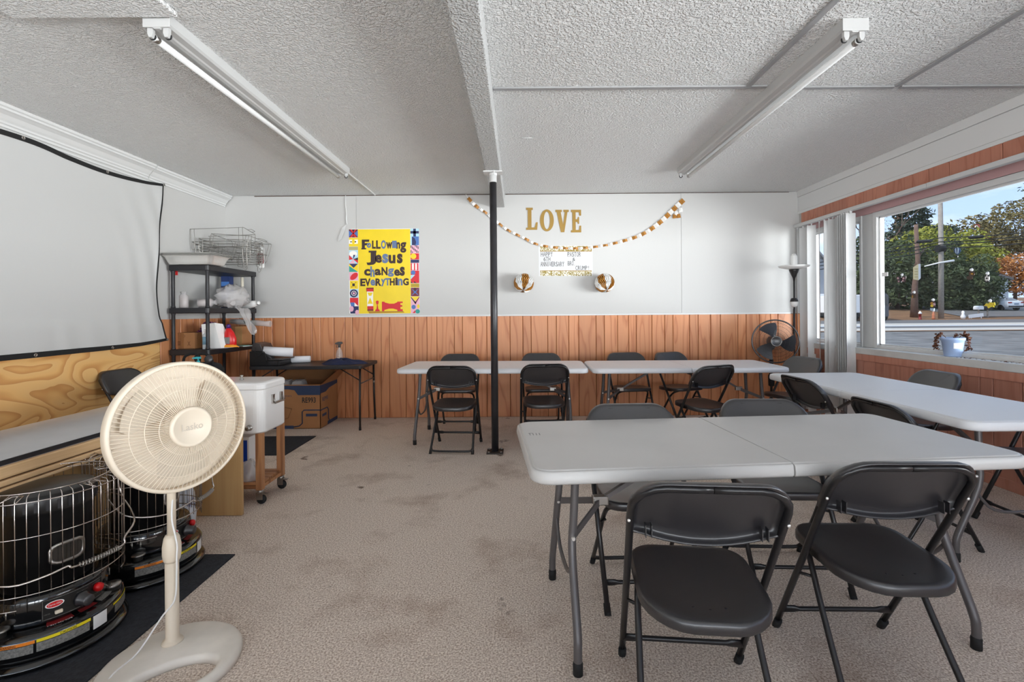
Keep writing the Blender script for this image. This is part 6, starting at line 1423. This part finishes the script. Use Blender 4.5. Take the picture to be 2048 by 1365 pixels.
gw.build('rear_grille', BK, bf, 'stuff', fix=False)
for r_, z in ((.09, .054), (.13, .049), (.17, .04), (.205, .027)): MB().tube([(r_*cos(2*pi*i/48), r_*sin(2*pi*i/48), z) for i in range(48)], .0014, 5, closed=True, M=BM).build('grille_ring', BK, bf)
MB().lathe([(.056, .048), (.058, .056), (.05, .062), (.046, .058), (0, .061)], 28, M=BM).build('hub_badge', M['black'], bf)
MB().tube([(.054*cos(2*pi*i/32), .054*sin(2*pi*i/32), .062) for i in range(32)], .0015, 5, closed=True, M=BM).build('badge_ring', M['steel'], bf)
for k in range(3):
    def fb(a, b, k=k):
        r_ = .045+.165*a; th = R(100) + 2*pi*k/3 + (b-.5)*(.75+.55*a-.35*a*a*a) + .25*a; return (r_*cos(th), r_*sin(th), -.02+.03*(b-.5))
    MB().grid(fb, 8, 8, M=BM).build('blade', mat('dark translucent blade', (40, 42, 50), .3) if k == 0 else bpy.data.materials['dark translucent blade'], bf, fix=False)
MB().lathe([(0, -.20), (.05, -.195), (.062, -.17), (.062, -.10), (.04, -.03), (.04, .0), (0, .0)], 24, M=BM).build('motor_housing', M['black'], bf)
q = BM @ Vector((0, -.05, -.13)); MB().tube([(0, 0, .82), tuple(q)], [.018, .03], 10).build('tilt_neck', M['black'], bf)

# ---------------------------------------------------------------- flower pot with dried plant on the sill
pc = at(1905, 711, z=.887)
pt = thing('flower_pot', 'pale blue flower pot with a drooping dead plant on the window sill', 'plant pot', (3.455, 3.455/(1905-PPX)*F_PX, .8865))
BP = mat('pale blue pot plastic', (168, 190, 226), .4)
MB().lathe([(.052, 0), (.055, .004), (.072, .128), (.078, .130), (.080, .150), (.075, .151), (.069, .135), (0, .132)], 32).build('pot', BP, pt)
def cylp(a, z, r0=.0535, k=.13): return ((r0+k*z)*sin(R(a)), -(r0+k*z)*cos(R(a)), z)
MB().grid(lambda a, b: cylp(-38+52*a, .065+.045*b, .0565), 6, 1).build('label', M['white'], pt, fix=False)
DS = mat('dry brown stems', (104, 64, 44), .9, var=.4, vscale=60)
rng = random.Random(15)
for k, (dx, dy) in enumerate(((-.062, .045), (-.056, .05), (.058, -.04), (.054, -.045), (.02, -.0))):
    P = smooth_path([(dx*.4, dy*.4, .135), (dx*.9, dy*.9, .175), (dx*1.25, dy*1.25, .15), (dx*1.35, dy*1.35, .06 if k < 4 else .16)], 5)
    st_ = MB().tube(P, .0022, 5).build('stem', DS, pt)
    lf = MB()
    for i in range(40 if k < 4 else 8):
        c = P[rng.randrange(6, len(P))] + Vector((rng.gauss(0, .008), rng.gauss(0, .008), rng.gauss(0, .008))); d = Vector((rng.gauss(0, 1), rng.gauss(0, 1), rng.gauss(0, 1))).normalized()*.014; e2 = d.cross(Vector((1, rng.gauss(0, 1), .3))).normalized()*.008
        lf.add([c-d, c+e2, c+d, c-e2], [(0, 1, 2, 3)])
    lf.build('dry_leaves', DS, st_, 'stuff', fix=False)
rng = random.Random(31); mb = MB()
for i in range(40):
    y_ = 3.48/(1930-PPX)*F_PX - rng.random()*.5; xx = 3.40+rng.random()*.08; mb.box(xx, xx+rng.uniform(.003, .012), y_, y_+rng.uniform(.003, .012), .8862, .888)
tag(mb.build('dead_leaf_crumbs', DS, None, 'stuff', fix=False), 'scattered dead leaf crumbs on the window sill beside the pot', 'debris', kind='stuff')

# ---------------------------------------------------------------- ornaments stuck to the glass
XG = 3.512
OR = {'dark': mat('dark stained glass', (52, 22, 30), .3), 'pink': mat('pink stained glass', (200, 160, 166), .3), 'blue': mat('deep blue stained glass', (28, 60, 104), .3), 'pale': mat('pale blue glass', (180, 206, 230), .3), 'brown': mat('dark brown glass', (58, 34, 12), .3), 'yellow': mat('yellow glass', (226, 204, 50), .3), 'gold': mat('amber glass', (188, 138, 36), .3), 'black': mat('black leading', (14, 12, 12), .4), 'white': M['white'], 'red': mat('red brown glass', (150, 60, 50), .3), 'green': mat('green glass', (60, 110, 60), .3)}
def ornament(name, lab, u, v, shapes, cup=(0, 0)):
    """shapes: (colour, polygon in pixels about the centre)"""
    c = at(u, v, x=XG); t = thing(name, lab, 'suncatcher', c, 0, 'window suncatchers')
    for k, (nm, col, P) in enumerate(shapes):
        Q = [at(u+a, v+b, x=XG-.001)-c for a, b in P]
        MB().prism([(q.y, q.z) for q in Q], -.0045-.0012*k, -.001, 'yz').build(nm, OR[col], t)
    if cup:
        q = at(u+cup[0], v+cup[1], x=XG)-c
        MB().lathe([(.0, .001), (.013, .002), (.012, .006), (.006, .008), (.005, .016), (.0, .017)], 16, M=Matrix.Translation(q) @ Matrix.Rotation(R(-90), 4, 'Y')).build('suction_cup', mat('clear cup', (226, 228, 232), .2) if 'clear cup' not in bpy.data.materials else bpy.data.materials['clear cup'], t)
    return t
def el_(cx, cy, rx, ry, n=14): return [(cx+rx*cos(2*pi*i/n), cy+ry*sin(2*pi*i/n)) for i in range(n)]
ornament('butterfly_suncatcher', 'spotted dark butterfly suncatcher on the window glass', 1803, 560, [('wing', 'dark', [(0, -3), (-5, -7), (-10, -6), (-8, 0), (-7, 6), (-2, 4)]), ('wing', 'dark', [(0, -3), (5, -8), (10, -7), (9, -1), (7, 5), (2, 4)]), ('spot', 'pink', el_(-6, -3, 2, 2)), ('spot', 'pink', el_(5, -3, 2, 2)), ('spot', 'pink', el_(-4, 3, 1.6, 1.6)), ('spot', 'pink', el_(4, 2, 1.6, 1.6)), ('body', 'black', [(-1, -6), (1, -6), (1, 5), (-1, 5)])], (2, -10))
ornament('bee_suncatcher', 'small dark bee suncatcher over the brown pole on the glass', 1828, 592, [('body', 'brown', el_(0, 0, 5, 5)), ('stripe', 'gold', [(-3, -1), (-1, -1), (-1, 4), (-3, 4)]), ('wing', 'black', [(-3, -3), (-8, -6), (-6, -1)])], (1, -7))
ornament('balloon_suncatcher', 'blue and white striped hot air balloon suncatcher on the glass', 1915, 504, [('envelope', 'blue', [(-7, -2), (-5, -7), (0, -9), (5, -7), (7, -2), (4, 3), (1, 6), (-1, 6), (-4, 3)]), ('stripe', 'pale', [(-4, -6), (-2, -8), (-1, 4), (-3, 2)]), ('stripe', 'pale', [(1.5, -8.5), (4, -6), (3, 2), (1, 4)]), ('basket', 'black', [(-2, 8), (2, 8), (1.5, 11), (-1.5, 11)])], None)
ornament('rainbow_suncatcher', 'small red and white rainbow suncatcher high on the glass', 1954, 452, [('outer_arc', 'red', [(6*cos(pi*i/8)*1.0, 3-7*sin(pi*i/8)) for i in range(9)] + [(4.2*cos(pi*i/8), 3-4.6*sin(pi*i/8)) for i in range(8, -1, -1)]), ('inner_arc', 'white', [(4.2*cos(pi*i/8), 3-4.6*sin(pi*i/8)) for i in range(9)] + [(2.6*cos(pi*i/8), 3-2.8*sin(pi*i/8)) for i in range(8, -1, -1)])], None)
ornament('seal_suncatcher', 'dark amber round headed animal suncatcher on the glass', 1943, 552, [('head', 'brown', el_(1, -4, 6, 5.5)), ('body', 'brown', el_(-3, 4, 6, 4)), ('highlight', 'gold', el_(2, -4, 2.4, 1.6))], (1, -12))
ornament('panda_suncatcher', 'small black and white panda suncatcher on the glass', 1975, 555, [('body', 'white', el_(0, 2, 4.6, 7)), ('ear', 'black', el_(-3.4, -3, 1.8, 1.6)), ('ear', 'black', el_(3.4, -3, 1.8, 1.6)), ('chest', 'black', el_(0, 2, 1.6, 1.6)), ('foot', 'black', el_(-3, 8.5, 2, 1.6)), ('foot', 'black', el_(3, 8.5, 2, 1.6))], (1, -8))
ornament('flower_suncatcher', 'amber and green flower suncatcher left of the grey pole on the glass', 1866, 609, [('bloom', 'dark', el_(0, 0, 5.5, 7)), ('petal', 'gold', el_(-1.5, -2, 3, 2.6)), ('petal', 'yellow', el_(-1, 3, 3, 2.6)), ('petal', 'pink', el_(3.2, 0, 1.8, 2.6)), ('pot', 'pale', [(-4, 8), (4, 8), (3, 13), (-3, 13)])], (1, -9))
yw = ornament('word_suncatcher', 'bright yellow word shaped suncatcher low on the glass', 1980, 609, [('plaque', 'yellow', [(-11, 3), (-7, -2), (-2, -1), (0, -5), (5, -3), (10, -4), (11, 2), (8, 3), (9, 6), (3, 5), (-3, 8), (-5, 4)])], (1, -7))
ornament('window_sticker', 'small white sticker at the left edge of the large window pane', 1770, 549, [('sticker', 'white', [(-6, -3), (6, -4.5), (6, 3.5), (-6, 5)])], None)
